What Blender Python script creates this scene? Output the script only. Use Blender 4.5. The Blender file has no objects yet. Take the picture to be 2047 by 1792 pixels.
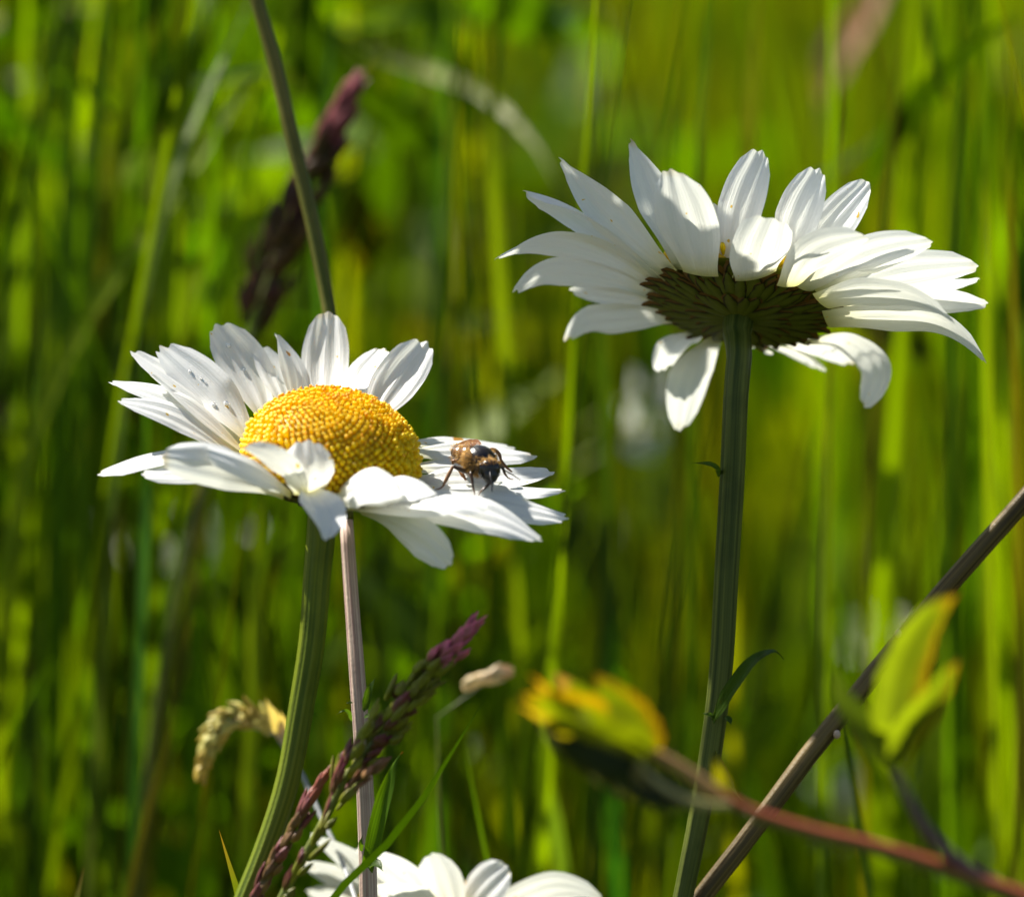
import bpy, math, random
import numpy as np
from mathutils import Vector

random.seed(7)
rng = np.random.default_rng(11)
SC = bpy.context.scene
COL = SC.collection

# ------------------------------------------------------------------ camera, sky, sun, exposure
PITCH = math.radians(8.0)
DIST = 1.0                     # camera to the plane of focus, metres
WID = 0.110                    # width of the picture at that plane, metres
F = np.array([0, math.cos(PITCH), -math.sin(PITCH)])
U = np.array([0, math.sin(PITCH), math.cos(PITCH)])
RX = np.array([1.0, 0, 0])
TGT = np.array([0, 0, 0.45])
CAM = TGT - DIST * F
cd = bpy.data.cameras.new("camera")
cam = bpy.data.objects.new("camera", cd)
COL.objects.link(cam)
cam.location = CAM
cam.rotation_euler = (math.radians(90) - PITCH, 0, 0)
cd.sensor_width = 36.0
cd.lens = 36.0 * DIST / WID
cd.clip_start = 0.02
cd.clip_end = 600
cd.dof.use_dof = True
cd.dof.focus_distance = DIST + 0.002
cd.dof.aperture_fstop = cd.lens / 24.0      # a 24 mm wide aperture
SC.camera = cam

SUN_EL = math.radians(50)
SUN_AZ = math.radians(54)       # to the left of straight ahead
S_DIR = np.array([-math.sin(SUN_AZ) * math.cos(SUN_EL), math.cos(SUN_AZ) * math.cos(SUN_EL), math.sin(SUN_EL)])
world = bpy.data.worlds.new("World")
SC.world = world
world.use_nodes = True
wt = world.node_tree
wt.nodes.clear()
sky = wt.nodes.new("ShaderNodeTexSky")
sky.sky_type = 'NISHITA'
sky.sun_disc = False
sky.sun_elevation = SUN_EL
sky.sun_rotation = -SUN_AZ
bg = wt.nodes.new("ShaderNodeBackground")
bg.inputs[1].default_value = 0.05
wo = wt.nodes.new("ShaderNodeOutputWorld")
wt.links.new(sky.outputs[0], bg.inputs[0])
wt.links.new(bg.outputs[0], wo.inputs[0])
sl = bpy.data.lights.new("sun", 'SUN')
sl.energy = 5.0
sl.angle = math.radians(0.53)
sl.color = (1.0, 0.95, 0.86)
so = bpy.data.objects.new("sun", sl)
COL.objects.link(so)
so.location = (-3, 2, 5)
so.rotation_euler = Vector(-S_DIR).to_track_quat('-Z', 'Y').to_euler()
SC.view_settings.view_transform = 'Standard'
SC.view_settings.look = 'None'
SC.view_settings.exposure = 1.4
SC.view_settings.gamma = 1.0
SC.render.engine = 'CYCLES'
SC.cycles.use_denoising = True
SC.cycles.max_bounces = 10
SC.cycles.transmission_bounces = 8
SC.cycles.diffuse_bounces = 5
SC.cycles.sample_clamp_indirect = 6.0

# ------------------------------------------------------------------ helpers
PX = WID / 2047.0               # metres per picture unit at the plane of focus


DOFF = 0.0


def P(u, v, d=0.0):
    """a point seen at (u, v) of a 2047-wide picture, d millimetres beyond the plane of focus"""
    z = DIST + d / 1000.0
    return CAM + z * (F + ((u - 1023.5) * PX / DIST) * RX + ((896.0 - v) * PX / DIST) * U)


def PS(pts):
    return np.array([P(p[0], p[1], p[2] + DOFF) for p in pts])


def unit(a):
    a = np.asarray(a, float)
    n = np.linalg.norm(a, axis=-1, keepdims=True)
    return a / np.maximum(n, 1e-12)


def spline(pts, n):
    """smooth curve through pts, sampled evenly by arc length"""
    pts = np.asarray(pts, float)
    if len(pts) == 2:
        return pts[0] + np.linspace(0, 1, n)[:, None] * (pts[1] - pts[0])
    ch = np.maximum(np.linalg.norm(np.diff(pts, axis=0), axis=1), 1e-9)
    sl_ = np.diff(pts, axis=0) / ch[:, None]
    m = np.empty_like(pts)
    m[1:-1] = (sl_[:-1] * ch[1:, None] + sl_[1:] * ch[:-1, None]) / (ch[1:] + ch[:-1])[:, None]
    m[0] = 1.5 * sl_[0] - 0.5 * m[1]
    m[-1] = 1.5 * sl_[-1] - 0.5 * m[-2]
    out = []
    t = np.linspace(0, 1, 24, endpoint=False)[:, None]
    for i in range(len(pts) - 1):
        h = ch[i]
        out.append((2 * t ** 3 - 3 * t ** 2 + 1) * pts[i] + (t ** 3 - 2 * t ** 2 + t) * h * m[i] + (3 * t ** 2 - 2 * t ** 3) * pts[i + 1] + (t ** 3 - t ** 2) * h * m[i + 1])
    out = np.vstack(out + [pts[-1:]])
    s = np.concatenate([[0], np.cumsum(np.linalg.norm(np.diff(out, axis=0), axis=1))])
    q = np.linspace(0, s[-1], n)
    return np.stack([np.interp(q, s, out[:, k]) for k in range(3)], 1)


def tangents(p):
    return unit(np.gradient(p, axis=0))


def sstep(a, b, x):
    t = np.clip((np.asarray(x, float) - a) / (b - a), 0, 1)
    return t * t * (3 - 2 * t)


class MB:
    """collects vertices, faces, uvs, tints and material slots of one mesh"""

    def __init__(self):
        self.v, self.f, self.uv, self.c, self.m, self.n = [], [], [], [], [], 0

    def add(self, v, f, uv=None, col=None, mat=0):
        v = np.asarray(v, float).reshape(-1, 3)
        k = len(v)
        self.v.append(v)
        self.uv.append(np.zeros((k, 2)) if uv is None else np.asarray(uv, float).reshape(-1, 2))
        if col is None:
            col = (1, 1, 1)
        col = np.asarray(col, float)
        self.c.append(np.broadcast_to(col, (k, 3)) if col.ndim == 1 else col.reshape(-1, 3))
        self.f += [tuple(int(i) + self.n for i in q) for q in f]
        self.m += [mat] * len(f)
        self.n += k
        return self

    def build(self, name, mats, parent=None, origin=(0, 0, 0), smooth=True):
        v = np.vstack(self.v) - np.asarray(origin, float)
        me = bpy.data.meshes.new(name)
        me.from_pydata(v.tolist(), [], self.f)
        uv = np.vstack(self.uv)
        li = np.empty(len(me.loops), dtype=np.int32)
        me.loops.foreach_get('vertex_index', li)
        lay = me.uv_layers.new(name="UVMap")
        lay.data.foreach_set('uv', uv[li].astype(np.float32).ravel())
        at = me.color_attributes.new(name="tint", type='FLOAT_COLOR', domain='POINT')
        c = np.vstack(self.c)
        at.data.foreach_set('color', np.hstack([c, np.ones((len(c), 1))]).astype(np.float32).ravel())
        if not isinstance(mats, (list, tuple)):
            mats = [mats]
        for m in mats:
            me.materials.append(m)
        me.polygons.foreach_set('material_index', np.array(self.m, dtype=np.int32))
        me.polygons.foreach_set('use_smooth', np.full(len(me.polygons), smooth))
        me.update()
        o = bpy.data.objects.new(name, me)
        COL.objects.link(o)
        if parent is not None:
            o.parent = parent
        return o


def grid_faces(nr, nc, wrap=False):
    f = []
    for i in range(nr - 1):
        for j in range(nc if wrap else nc - 1):
            k = (j + 1) % nc
            f.append((i * nc + j, i * nc + k, (i + 1) * nc + k, (i + 1) * nc + j))
    return f


def tube(pts, rad, nseg=10, n=40, ridges=0, amp=0.0, wob=0.0):
    """tapering round stem through pts; returns verts, faces, uv"""
    p = spline(pts, n)
    t = tangents(p)
    if len(rad) == len(pts):             # one radius for each control point
        cl = np.concatenate([[0], np.cumsum(np.linalg.norm(np.diff(np.asarray(pts, float), axis=0), axis=1))])
        rad = np.interp(np.linspace(0, 1, n), cl / cl[-1], rad)
    else:
        rad = np.interp(np.linspace(0, 1, n), np.linspace(0, 1, len(rad)), rad)
    a = np.array([0.0, 1.0, 0.0])
    if abs(t[0] @ a) > 0.9:
        a = np.array([1.0, 0, 0])
    e1 = unit(a - (a @ t[0]) * t[0])
    V, UV = [], []
    L = np.concatenate([[0], np.cumsum(np.linalg.norm(np.diff(p, axis=0), axis=1))])
    ang = np.linspace(0, 2 * np.pi, nseg, endpoint=False)
    for i in range(n):
        e1 = unit(e1 - (e1 @ t[i]) * t[i])
        e2 = np.cross(t[i], e1)
        r = rad[i] * (1 + amp * np.cos(ridges * ang)) * (1 + wob * (rng.random() - .5))
        V.append(p[i] + (r * np.cos(ang))[:, None] * e1 + (r * np.sin(ang))[:, None] * e2)
        UV.append(np.stack([ang / (2 * np.pi), np.full(nseg, L[i] * 1000)], 1))
    V = np.vstack(V)
    f = grid_faces(n, nseg, True)
    f.append(tuple(range(nseg))[::-1])
    f.append(tuple(range((n - 1) * nseg, n * nseg)))
    return V, f, np.vstack(UV)


def ellipsoid(c, ax, r, nu=12, nv=8):
    """ax: 3x3 rows of axes, r: radii"""
    c, ax, r = np.asarray(c, float), np.asarray(ax, float), np.asarray(r, float)
    V = []
    for i in range(nv + 1):
        th = math.pi * i / nv
        for j in range(nu):
            ph = 2 * math.pi * j / nu
            q = np.array([math.sin(th) * math.cos(ph), math.sin(th) * math.sin(ph), math.cos(th)]) * r
            V.append(c + q @ ax)
    return np.array(V), grid_faces(nv + 1, nu, True)


def thing(name, loc, label, cat, group=None):
    o = bpy.data.objects.new(name, None)
    COL.objects.link(o)
    o.location = tuple(loc)
    o.empty_display_size = 0.01
    tag(o, label, cat, group)
    return o


def tag(o, label=None, cat=None, group=None, kind=None):
    if label:
        o['label'] = label
    if cat:
        o['category'] = cat
    if group:
        o['group'] = group
    if kind:
        o['kind'] = kind
    return o


# ------------------------------------------------------------------ materials
class NT:
    def __init__(self, name):
        self.m = bpy.data.materials.new(name)
        self.m.use_nodes = True
        self.t = self.m.node_tree
        self.t.nodes.clear()
        self.out = self.t.nodes.new("ShaderNodeOutputMaterial")

    def n(self, kind, **kw):
        nd = self.t.nodes.new(kind)
        for k, v in kw.items():
            setattr(nd, k, v)
        return nd

    def l(self, a, b):
        self.t.links.new(a, b)

    def ramp(self, fac, stops, interp='LINEAR'):
        r = self.n("ShaderNodeValToRGB")
        r.color_ramp.interpolation = interp
        e = r.color_ramp.elements
        while len(e) < len(stops):
            e.new(0.5)
        for el, (p, c) in zip(e, stops):
            el.position = p
            el.color = (*c, 1) if len(c) == 3 else c
        if fac is not None:
            self.l(fac, r.inputs[0])
        return r.outputs[0]

    def mix(self, fac, a, b, mode='MIX'):
        m = self.n("ShaderNodeMix", data_type='RGBA', blend_type=mode)
        for s, x in ((0, fac), (6, a), (7, b)):
            if isinstance(x, (int, float)):
                m.inputs[s].default_value = x
            elif isinstance(x, tuple):
                m.inputs[s].default_value = (*x, 1)
            else:
                self.l(x, m.inputs[s])
        return m.outputs[2]

    def math(self, op, a, b=0.0, clamp=False):
        m = self.n("ShaderNodeMath", operation=op, use_clamp=clamp)
        for s, x in ((0, a), (1, b)):
            if isinstance(x, (int, float)):
                m.inputs[s].default_value = x
            else:
                self.l(x, m.inputs[s])
        return m.outputs[0]

    def noise(self, vec, scale, detail=3.0, rough=0.55):
        nz = self.n("ShaderNodeTexNoise")
        nz.inputs['Scale'].default_value = scale
        nz.inputs['Detail'].default_value = detail
        nz.inputs['Roughness'].default_value = rough
        if vec is not None:
            self.l(vec, nz.inputs['Vector'])
        return nz.outputs[0]

    def uv(self, sx=1, sy=1):
        tc = self.n("ShaderNodeTexCoord")
        mp = self.n("ShaderNodeMapping")
        mp.inputs['Scale'].default_value = (sx, sy, 1)
        self.l(tc.outputs['UV'], mp.inputs[0])
        return mp.outputs[0]

    def obj(self):
        return self.n("ShaderNodeTexCoord").outputs['Object']

    def sep(self, vec):
        s = self.n("ShaderNodeSeparateXYZ")
        self.l(vec, s.inputs[0])
        return s.outputs

    def bump(self, h, strength, dist):
        b = self.n("ShaderNodeBump")
        b.inputs['Strength'].default_value = strength
        b.inputs['Distance'].default_value = dist
        self.l(h, b.inputs['Height'])
        return b.outputs[0]

    def leaf(self, color, tcolor, fac, rough=0.45, spec=0.4, normal=None):
        p = self.n("ShaderNodeBsdfPrincipled")
        p.inputs['Roughness'].default_value = rough
        p.inputs['Specular IOR Level'].default_value = spec
        tr = self.n("ShaderNodeBsdfTranslucent")
        for sock, x in ((p.inputs['Base Color'], color), (tr.inputs['Color'], tcolor)):
            if isinstance(x, tuple):
                sock.default_value = (*x, 1)
            else:
                self.l(x, sock)
        if normal is not None:
            self.l(normal, p.inputs['Normal'])
            self.l(normal, tr.inputs['Normal'])
        if fac <= 0:
            self.l(p.outputs[0], self.out.inputs[0])
            return self.m
        mx = self.n("ShaderNodeMixShader")
        mx.inputs[0].default_value = fac
        self.l(p.outputs[0], mx.inputs[1])
        self.l(tr.outputs[0], mx.inputs[2])
        self.l(mx.outputs[0], self.out.inputs[0])
        return self.m

    def tint(self):
        a = self.n("ShaderNodeAttribute", attribute_name="tint")
        return a.outputs['Color']


def mat_petal():
    k = NT("petal")
    uv = k.uv()
    v = k.sep(uv)[1]
    col = k.ramp(v, [(0.0, (0.62, 0.60, 0.20)), (0.10, (0.78, 0.76, 0.55)), (0.26, (0.86, 0.86, 0.83)), (0.9, (0.87, 0.88, 0.88)), (1.0, (0.84, 0.84, 0.78))])
    vein = k.noise(k.uv(16, 0.7), 1.6, 3.0, 0.6)
    col = k.mix(k.math('MULTIPLY', k.math('SUBTRACT', 0.62, vein, True), 0.4), col, (0.62, 0.64, 0.58))
    tipn = k.math('MULTIPLY', k.ramp(v, [(0.925, (0, 0, 0)), (0.985, (1, 1, 1))]), k.ramp(k.noise(k.obj(), 220, 2.0), [(0.54, (0, 0, 0)), (0.66, (1, 1, 1))]))
    col = k.mix(k.math('MULTIPLY', tipn, 0.6), col, (0.60, 0.42, 0.12))
    pol = k.math('GREATER_THAN', k.noise(k.obj(), 1400, 0.0), 0.835)
    col = k.mix(pol, col, (0.75, 0.50, 0.06))
    spot = k.noise(k.obj(), 260, 1.0)
    spot2 = k.math('GREATER_THAN', spot, 0.79)
    col = k.mix(spot2, col, (0.55, 0.26, 0.03))
    cell = k.noise(k.obj(), 5200, 2.0)
    h = k.math('ADD', vein, k.math('MULTIPLY', cell, 0.25))
    return k.leaf(col, k.mix(1.0, col, (0.96, 0.97, 0.88), 'MULTIPLY'), 0.36, 0.33, 0.40, k.bump(h, 0.4, 0.00035))


def mat_floret():
    k = NT("floret")
    t = k.tint()
    nz = k.noise(k.obj(), 1500, 2.0)
    col = k.mix(k.math('MULTIPLY', nz, 0.15), t, (0.9, 0.5, 0.0))
    return k.leaf(col, k.mix(1.0, t, (1.1, 1.0, 0.3), 'MULTIPLY'), 0.3, 0.45, 0.35)


def mat_bract():
    k = NT("bract")
    s = k.sep(k.uv())
    e = k.math('ABSOLUTE', k.math('SUBTRACT', s[0], 0.5))
    nz = k.noise(k.obj(), 900, 3.0)
    edge = k.math('ADD', k.math('MULTIPLY', e, 2.0), k.math('MULTIPLY', k.math('POWER', s[1], 3.5), 0.95))
    edge = k.math('ADD', edge, k.math('MULTIPLY', k.math('SUBTRACT', nz, 0.5), 0.5))
    col = k.ramp(edge, [(0.0, (0.11, 0.13, 0.008)), (0.60, (0.075, 0.09, 0.006)), (0.78, (0.010, 0.008, 0.002)), (0.92, (0.045, 0.024, 0.004)), (1.0, (0.12, 0.062, 0.010))])
    return k.leaf(col, k.mix(1.0, col, (1.5, 1.2, 0.3), 'MULTIPLY'), 0.12, 0.6, 0.2, k.bump(nz, 0.4, 0.0002))


def mat_stem(name, c0, c1, lines=26, rough=0.42, fac=0.10, pale=0.0):
    k = NT(name)
    st = k.noise(k.uv(lines, 0.03), 1.0, 2.0)
    blot = k.noise(k.obj(), 160, 3.0)
    col = k.mix(k.ramp(st, [(0.36, (0, 0, 0)), (0.64, (1, 1, 1))]), c0, c1)
    col = k.mix(k.math('MULTIPLY', k.ramp(blot, [(0.5, (0, 0, 0)), (0.75, (1, 1, 1))]), 0.55), col, tuple(0.55 * x for x in c0))
    hair = k.noise(k.obj(), 2600, 2.0)
    h = k.math('ADD', st, k.math('MULTIPLY', hair, 0.35))
    return k.leaf(col, col, fac, rough, 0.18, k.bump(h, 0.4, 0.0003))


def mat_tint(name, fac=0.35, rough=0.42, spec=0.4, gain=(1.7, 1.55, 0.7), var=0.5, scale=150, lines=8, bump=0.3):
    k = NT(name)
    t = k.tint()
    nz = k.noise(k.obj(), scale, 3.0)
    ln = k.noise(k.uv(lines, 0.05), 1.0, 2.0)
    m = k.math('MULTIPLY_ADD', nz, var)
    m.node.inputs[2].default_value = 1 - var * 0.5
    col = k.mix(1.0, t, m, 'MULTIPLY')
    m2 = k.math('MULTIPLY_ADD', ln, var * 0.8)
    m2.node.inputs[2].default_value = 1 - var * 0.4
    col = k.mix(1.0, col, m2, 'MULTIPLY')
    return k.leaf(col, k.mix(1.0, col, gain, 'MULTIPLY'), fac, rough, spec, k.bump(ln, bump, 0.0004))


def mat_plain(name, col, rough=0.5, spec=0.5, fac=0.0, tcol=None, coat=0.0):
    k = NT(name)
    nz = k.noise(k.obj(), 700, 3.0)
    c = k.mix(k.math('MULTIPLY', nz, 0.6), col, tuple(x * 0.55 for x in col))
    return k.leaf(c, tcol or c, fac, rough, spec, k.bump(nz, 0.2, 0.0002))


def mat_ground():
    k = NT("soil")
    o = k.obj()
    n1 = k.noise(o, 3.0, 8.0)
    n2 = k.noise(o, 60.0, 6.0)
    c = k.mix(n2, (0.035, 0.045, 0.008), (0.06, 0.075, 0.012))
    c = k.mix(k.ramp(n1, [(0.45, (0, 0, 0)), (0.65, (1, 1, 1))]), c, (0.06, 0.042, 0.02))
    return k.leaf(c, c, 0.0, 0.9, 0.2, k.bump(n2, 1.0, 0.02))


M_PETAL = mat_petal()
M_FLORET = mat_floret()
M_BRACT = mat_bract()
M_STEM = mat_stem("green_stem", (0.075, 0.115, 0.005), (0.17, 0.20, 0.012))
M_STEM_DARK = mat_stem("dark_green_stem", (0.040, 0.060, 0.008), (0.13, 0.15, 0.025), 20)
M_STEM_PINK = mat_stem("pink_ribbed_stem", (0.38, 0.235, 0.20), (0.66, 0.53, 0.42), 30)
M_STEM_OLIVE = mat_stem("olive_stem", (0.075, 0.095, 0.010), (0.16, 0.14, 0.03), 22)
M_BLADE = mat_tint("grass_blade", 0.45, spec=0.14, gain=(1.7, 1.7, 0.3))
M_MEADOW = mat_tint("meadow_grass", 0.54, rough=0.45, spec=0.10, gain=(1.6, 1.75, 0.1), var=0.6, scale=40)
M_SPIKE = mat_tint("spikelet", 0.22, rough=0.4, spec=0.25, gain=(1.5, 1.0, 0.8), var=0.7, scale=900, lines=10)
M_LEAF = mat_tint("bramble_leaf", 0.58, rough=0.5, spec=0.3, gain=(1.7, 1.5, 0.3), var=0.7, scale=260, lines=3, bump=0.6)
M_TWIG = mat_tint("bramble_stem", 0.05, rough=0.5, spec=0.4, var=0.6, scale=500, lines=10)

# ------------------------------------------------------------------ ground
gm = MB()
gx = np.concatenate([-np.geomspace(0.4, 150, 22)[::-1], np.linspace(-0.3, 0.3, 7), np.geomspace(0.4, 150, 22)])
gv = np.array([[x, y + 0.5, 0.0] for y in gx for x in gx])
gv[:, 2] = 0.012 * np.sin(gv[:, 0] * 2.1 + 1) * np.cos(gv[:, 1] * 1.7) - 0.012
gm.add(gv, grid_faces(len(gx), len(gx)))
tag(gm.build("ground", mat_ground()), "dark soil under the meadow grass", "ground", kind='structure')


# ------------------------------------------------------------------ daisies
def petal_mesh(pts, W, aw, s=1, cup=0.10, base=0.42, tip=0.62, up=None, teeth=1.0, nt=26, nx=21, to_cam=True):
    """one ray petal: spine through pts (u, v, d), real width W, apparent width aw (both in picture units, aw may vary along
    the petal); s tells whether the face that is seen leans up (+1) or down (-1)"""
    sp3 = spline(PS(pts), 120)
    T = tangents(sp3)
    ss = np.linspace(0, 1, 120)
    aw = np.atleast_1d(np.asarray(aw, float))
    ph = np.arccos(np.clip(np.interp(ss, np.linspace(0, 1, len(aw)), np.abs(aw)) / W, 0.06, 1.0)) * s
    upv = U if up is None else (RX * up[0] + U * up[1])
    N, Wd = [], []
    prev = None
    for i in range(120):
        t = T[i]
        tw = unit(CAM - sp3[i])
        n0 = unit(tw - (tw @ t) * t)
        wu = np.cross(n0, t)
        if prev is None:
            m = T[60]
            n0m = unit(tw - (tw @ m) * m)
            if np.cross(n0m, m) @ upv < 0:
                sg = -1
            else:
                sg = 1
            prev = 1
        wu = wu * sg
        n = math.cos(ph[i]) * n0 + math.sin(ph[i]) * wu
        N.append(n)
        Wd.append(np.cross(t, n))
    N, Wd = np.array(N), np.array(Wd)
    hw = W * PX / 2
    r = random.random
    a1, a2, a3 = r() * 6.28, r() * 6.28, r()
    xs = np.linspace(-1, 1, nx)
    V, UV = [], []
    for i in range(nt):
        for x in xs:
            L = 1 - 0.115 * abs(x) ** 2.6 - 0.026 * teeth * (0.5 - 0.5 * math.cos(3 * math.pi * x)) * (0.5 + 0.9 * a3) + 0.010 * math.sin(a1 + 2 * x)
            q = (i / (nt - 1)) * L
            pr = (base + (1 - base) * sstep(0, 0.5, q)) * (1 - (1 - tip) * sstep(0.60, 1.02, q) ** 1.3)
            k = q * 119
            j = min(int(k), 118)
            fr = k - j
            p = sp3[j] * (1 - fr) + sp3[j + 1] * fr
            n = N[j] * (1 - fr) + N[j + 1] * fr
            w = Wd[j] * (1 - fr) + Wd[j + 1] * fr
            g = 0.034 * math.cos(3 * math.pi * x) * sstep(0.05, 0.3, q)
            h = cup * (x * x - 0.33) * (0.6 + 0.4 * q) + g + 0.05 * math.sin(a1 + 4 * q + 1.3 * x) * q + 0.03 * math.sin(a2 + 9 * q) * x * q
            V.append(p + w * x * hw * pr + n * h * hw)
            UV.append((0.5 + 0.5 * x, q))
    return np.array(V), grid_faces(nt, nx), np.array(UV)


def flower_frame(tilt, roll):
    """normal leaning towards the viewer by tilt, and to the right by roll (degrees)"""
    a, b = math.radians(tilt), math.radians(roll)
    n = U * math.cos(a) - F * math.sin(a)
    back = U * math.sin(a) + F * math.cos(a)
    e1 = RX * math.cos(b) - n * math.sin(b)
    n2 = RX * math.sin(b) + n * math.cos(b)
    return e1, back, n2


def disc_mesh(C, fr, R, H, N=680):
    e1, e2, n = fr
    mb = MB()
    k = 22
    prof = []
    for i in range(k + 1):
        a = (math.pi / 2) * i / k
        prof.append((R * 0.93 * math.cos(a) ** 0.8, H * 0.93 * math.sin(a) ** 0.95))
    V, nc = [], 36
    for (r_, h_) in prof:
        for j in range(nc):
            ph = 2 * math.pi * j / nc
            V.append(C + e1 * r_ * math.cos(ph) + e2 * r_ * math.sin(ph) + n * h_)
    mb.add(V, grid_faces(k + 1, nc, True), col=(0.62, 0.42, 0.003))
    ga = math.pi * (3 - math.sqrt(5))
    # equal-area placing on the dome
    aa = np.linspace(0, math.pi / 2, 400)
    rr = R * np.cos(aa) ** 0.8
    hh = H * np.sin(aa) ** 0.95
    ds = np.hypot(np.gradient(rr), np.gradient(hh)) * rr
    cum = np.cumsum(ds[::-1])
    cum /= cum[-1]
    for i in range(N):
        f = (i + 0.5) / N
        a = np.interp(f, cum, aa[::-1])
        r_ = R * math.cos(a) ** 0.8
        h_ = H * math.sin(a) ** 0.95
        ph = i * ga
        rad = e1 * math.cos(ph) + e2 * math.sin(ph)
        pos = C + rad * r_ * 0.94 + n * h_ * 0.94
        d1 = np.array([np.gradient(rr), np.gradient(hh)])
        j = min(int(a / (math.pi / 2) * 399), 399)
        tr, th = d1[0][j], d1[1][j]
        nn = unit(rad * th - n * tr)
        if nn @ (pos - C) < 0:
            nn = -nn
        nn = unit(nn + n * 0.35 + rng.normal(0, 0.06, 3))
        x = unit(np.cross(nn, e1 + 0.1 * e2))
        y = np.cross(nn, x)
        outer = f ** 0.8
        s = 0.000248 * (0.80 + 0.38 * outer) * rng.uniform(0.9, 1.1)
        ln = 0.00095 * (0.8 + 0.35 * outer) * rng.uniform(0.7, 1.3)
        openf = f < 0.42 or rng.random() < 0.15
        if openf:
            rings = [(0.7, -0.2), (0.9, 0.45), (1.0, 0.85), (1.02, 1.0), (0.62, 1.02), (0.25, 0.85)]
        else:
            rings = [(0.75, -0.2), (1.06, 0.35), (1.10, 0.6), (0.92, 0.83), (0.55, 0.98), (0.18, 0.90)]
        if openf:
            ln *= .7
            s *= .9
        ns = 7
        v = []
        for (rk, hk) in rings:
            for q in range(ns):
                b = 2 * math.pi * q / ns
                star = 1 + (0.28 if (q % 2 and rk > 1.2) else 0)
                v.append(pos + (x * math.cos(b) + y * math.sin(b)) * s * rk * star + nn * ln * hk)
        fc = grid_faces(len(rings), ns, True)
        fc.append(tuple(range((len(rings) - 1) * ns, len(rings) * ns)))
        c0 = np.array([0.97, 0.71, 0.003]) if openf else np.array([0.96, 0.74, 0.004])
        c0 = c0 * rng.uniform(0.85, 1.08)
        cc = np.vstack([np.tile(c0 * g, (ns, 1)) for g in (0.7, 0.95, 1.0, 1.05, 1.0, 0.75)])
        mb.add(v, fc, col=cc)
    # pollen grains lying about the top
    for i in range(160):
        a = math.pi / 2 * rng.uniform(0.25, 1)
        ph = rng.uniform(0, 6.28)
        pos = C + (e1 * math.cos(ph) + e2 * math.sin(ph)) * R * math.cos(a) ** 0.8 + n * (H * math.sin(a) ** 0.95 + 0.0002)
        v, f = ellipsoid(pos, np.eye(3), [0.00016 * rng.uniform(.6, 1.4)] * 3, 5, 4)
        mb.add(v, f, col=(0.9, 0.52, 0.01))
    return mb


def bract_mesh(C, fr, R, D, ph, r0, r1, wid, lift):
    e1, e2, n = fr
    ns, nx = 9, 5
    V, UV = [], []
    for i in range(ns):
        t = i / (ns - 1)
        r_ = (r0 + (r1 - r0) * t) * R
        dep = -D * (1 - min(1, (r_ / R)) ** 2.2) - 0.0012 - lift * (0.3 + 0.7 * t)
        w = wid * float(np.interp(t, [0, .3, .65, .85, .95, 1], [.75, .95, 1.0, .9, .68, .4]))
        for j in range(nx):
            x = -1 + 2 * j / (nx - 1)
            jag = 1 + (rng.uniform(-0.3, 0.3) if t > 0.7 else 0)
            a = ph + x * w * jag / max(r_, 0.0012)
            V.append(C + (e1 * math.cos(a) + e2 * math.sin(a)) * r_ * (1 - 0.03 * x * x) + n * (dep + 0.00022 * x * x))
            UV.append((0.5 + 0.5 * x, t * (1.0 if r1 > .8 * 1.2 else .8)))
    return np.array(V), grid_faces(ns, nx), np.array(UV)


def involucre(C, fr, R, D, root, org, split=True):
    e1, e2, n = fr
    mb = MB()
    V, nc, k = [], 32, 10
    for i in range(k + 1):
        r_ = R * i / k
        for j in range(nc):
            ph = 2 * math.pi * j / nc
            V.append(C + (e1 * math.cos(ph) + e2 * math.sin(ph)) * max(r_, 0.0004) + n * (-D * (1 - (i / k) ** 2.2) - 0.0003))
    mb.add(V, grid_faces(k + 1, nc, True), uv=np.tile([0.5, 0.3], (len(V), 1)))
    rows = [(36, 0.50, 1.10, 0.00110, 0.0001), (29, 0.28, 0.92, 0.00105, 0.00025), (19, 0.08, 0.62, 0.00095, 0.0004)]
    todo = []
    for (m, r0, r1, w, lift) in rows:
        for i in range(m):
            ph = 2 * math.pi * (i + rng.uniform(-.38, .38)) / m + m
            todo.append(bract_mesh(C, fr, R, D, ph, r0, r1 * rng.uniform(.88, 1.06), w * rng.uniform(.9, 1.12), lift))
    if not split:
        for t in todo:
            mb.add(*t)
    o = mb.build("involucre", M_BRACT, root, org)
    if split:
        for t in todo:
            MB().add(*t).build("bract", M_BRACT, o, org)
    return o


def ground_from(p, dx=0.0, dy=0.0):
    return np.array([p[0] + dx, p[1] + dy, -0.01])


# ---- the daisy with the bee: seen from a little above
DOFF = -3.0
LF = flower_frame(20, 7)
LC = PS([(659, 930, 0)])[0]
LR, LH = 0.0094, 0.0079
lst = list(PS([(642, 1005, -1), (642, 1060, -1), (634, 1150, -1), (624, 1280, -1), (603, 1410, -1), (570, 1580, -2), (530, 1700, -3), (486, 1810, -4)]))
lst.append(lst[-1] + np.array([-0.035, 0.0, -0.16]))
lst.append(ground_from(lst[-1], -0.02))
lroot = thing("daisy", lst[-1] + np.array([0, 0, 0.0]), "open white daisy with a domed yellow centre facing the viewer, a bee on its petals", "daisy", "oxeye daisies")
lorg = np.array(lroot.location)
v, f, uv = tube(lst, np.array([50, 56, 54, 52, 50, 47, 46, 46, 50, 60]) * PX / 2, 44, 220, 11, 0.035, 0.012)
MB().add(v, f, uv).build("stem", M_STEM, lroot, lorg)
disc_mesh(LC, LF, LR, LH, 1080).build("disc", M_FLORET, lroot, lorg)
involucre(LC + LF[2] * 0.0004, LF, LR * 0.94, 0.0032, lroot, lorg)
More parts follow.
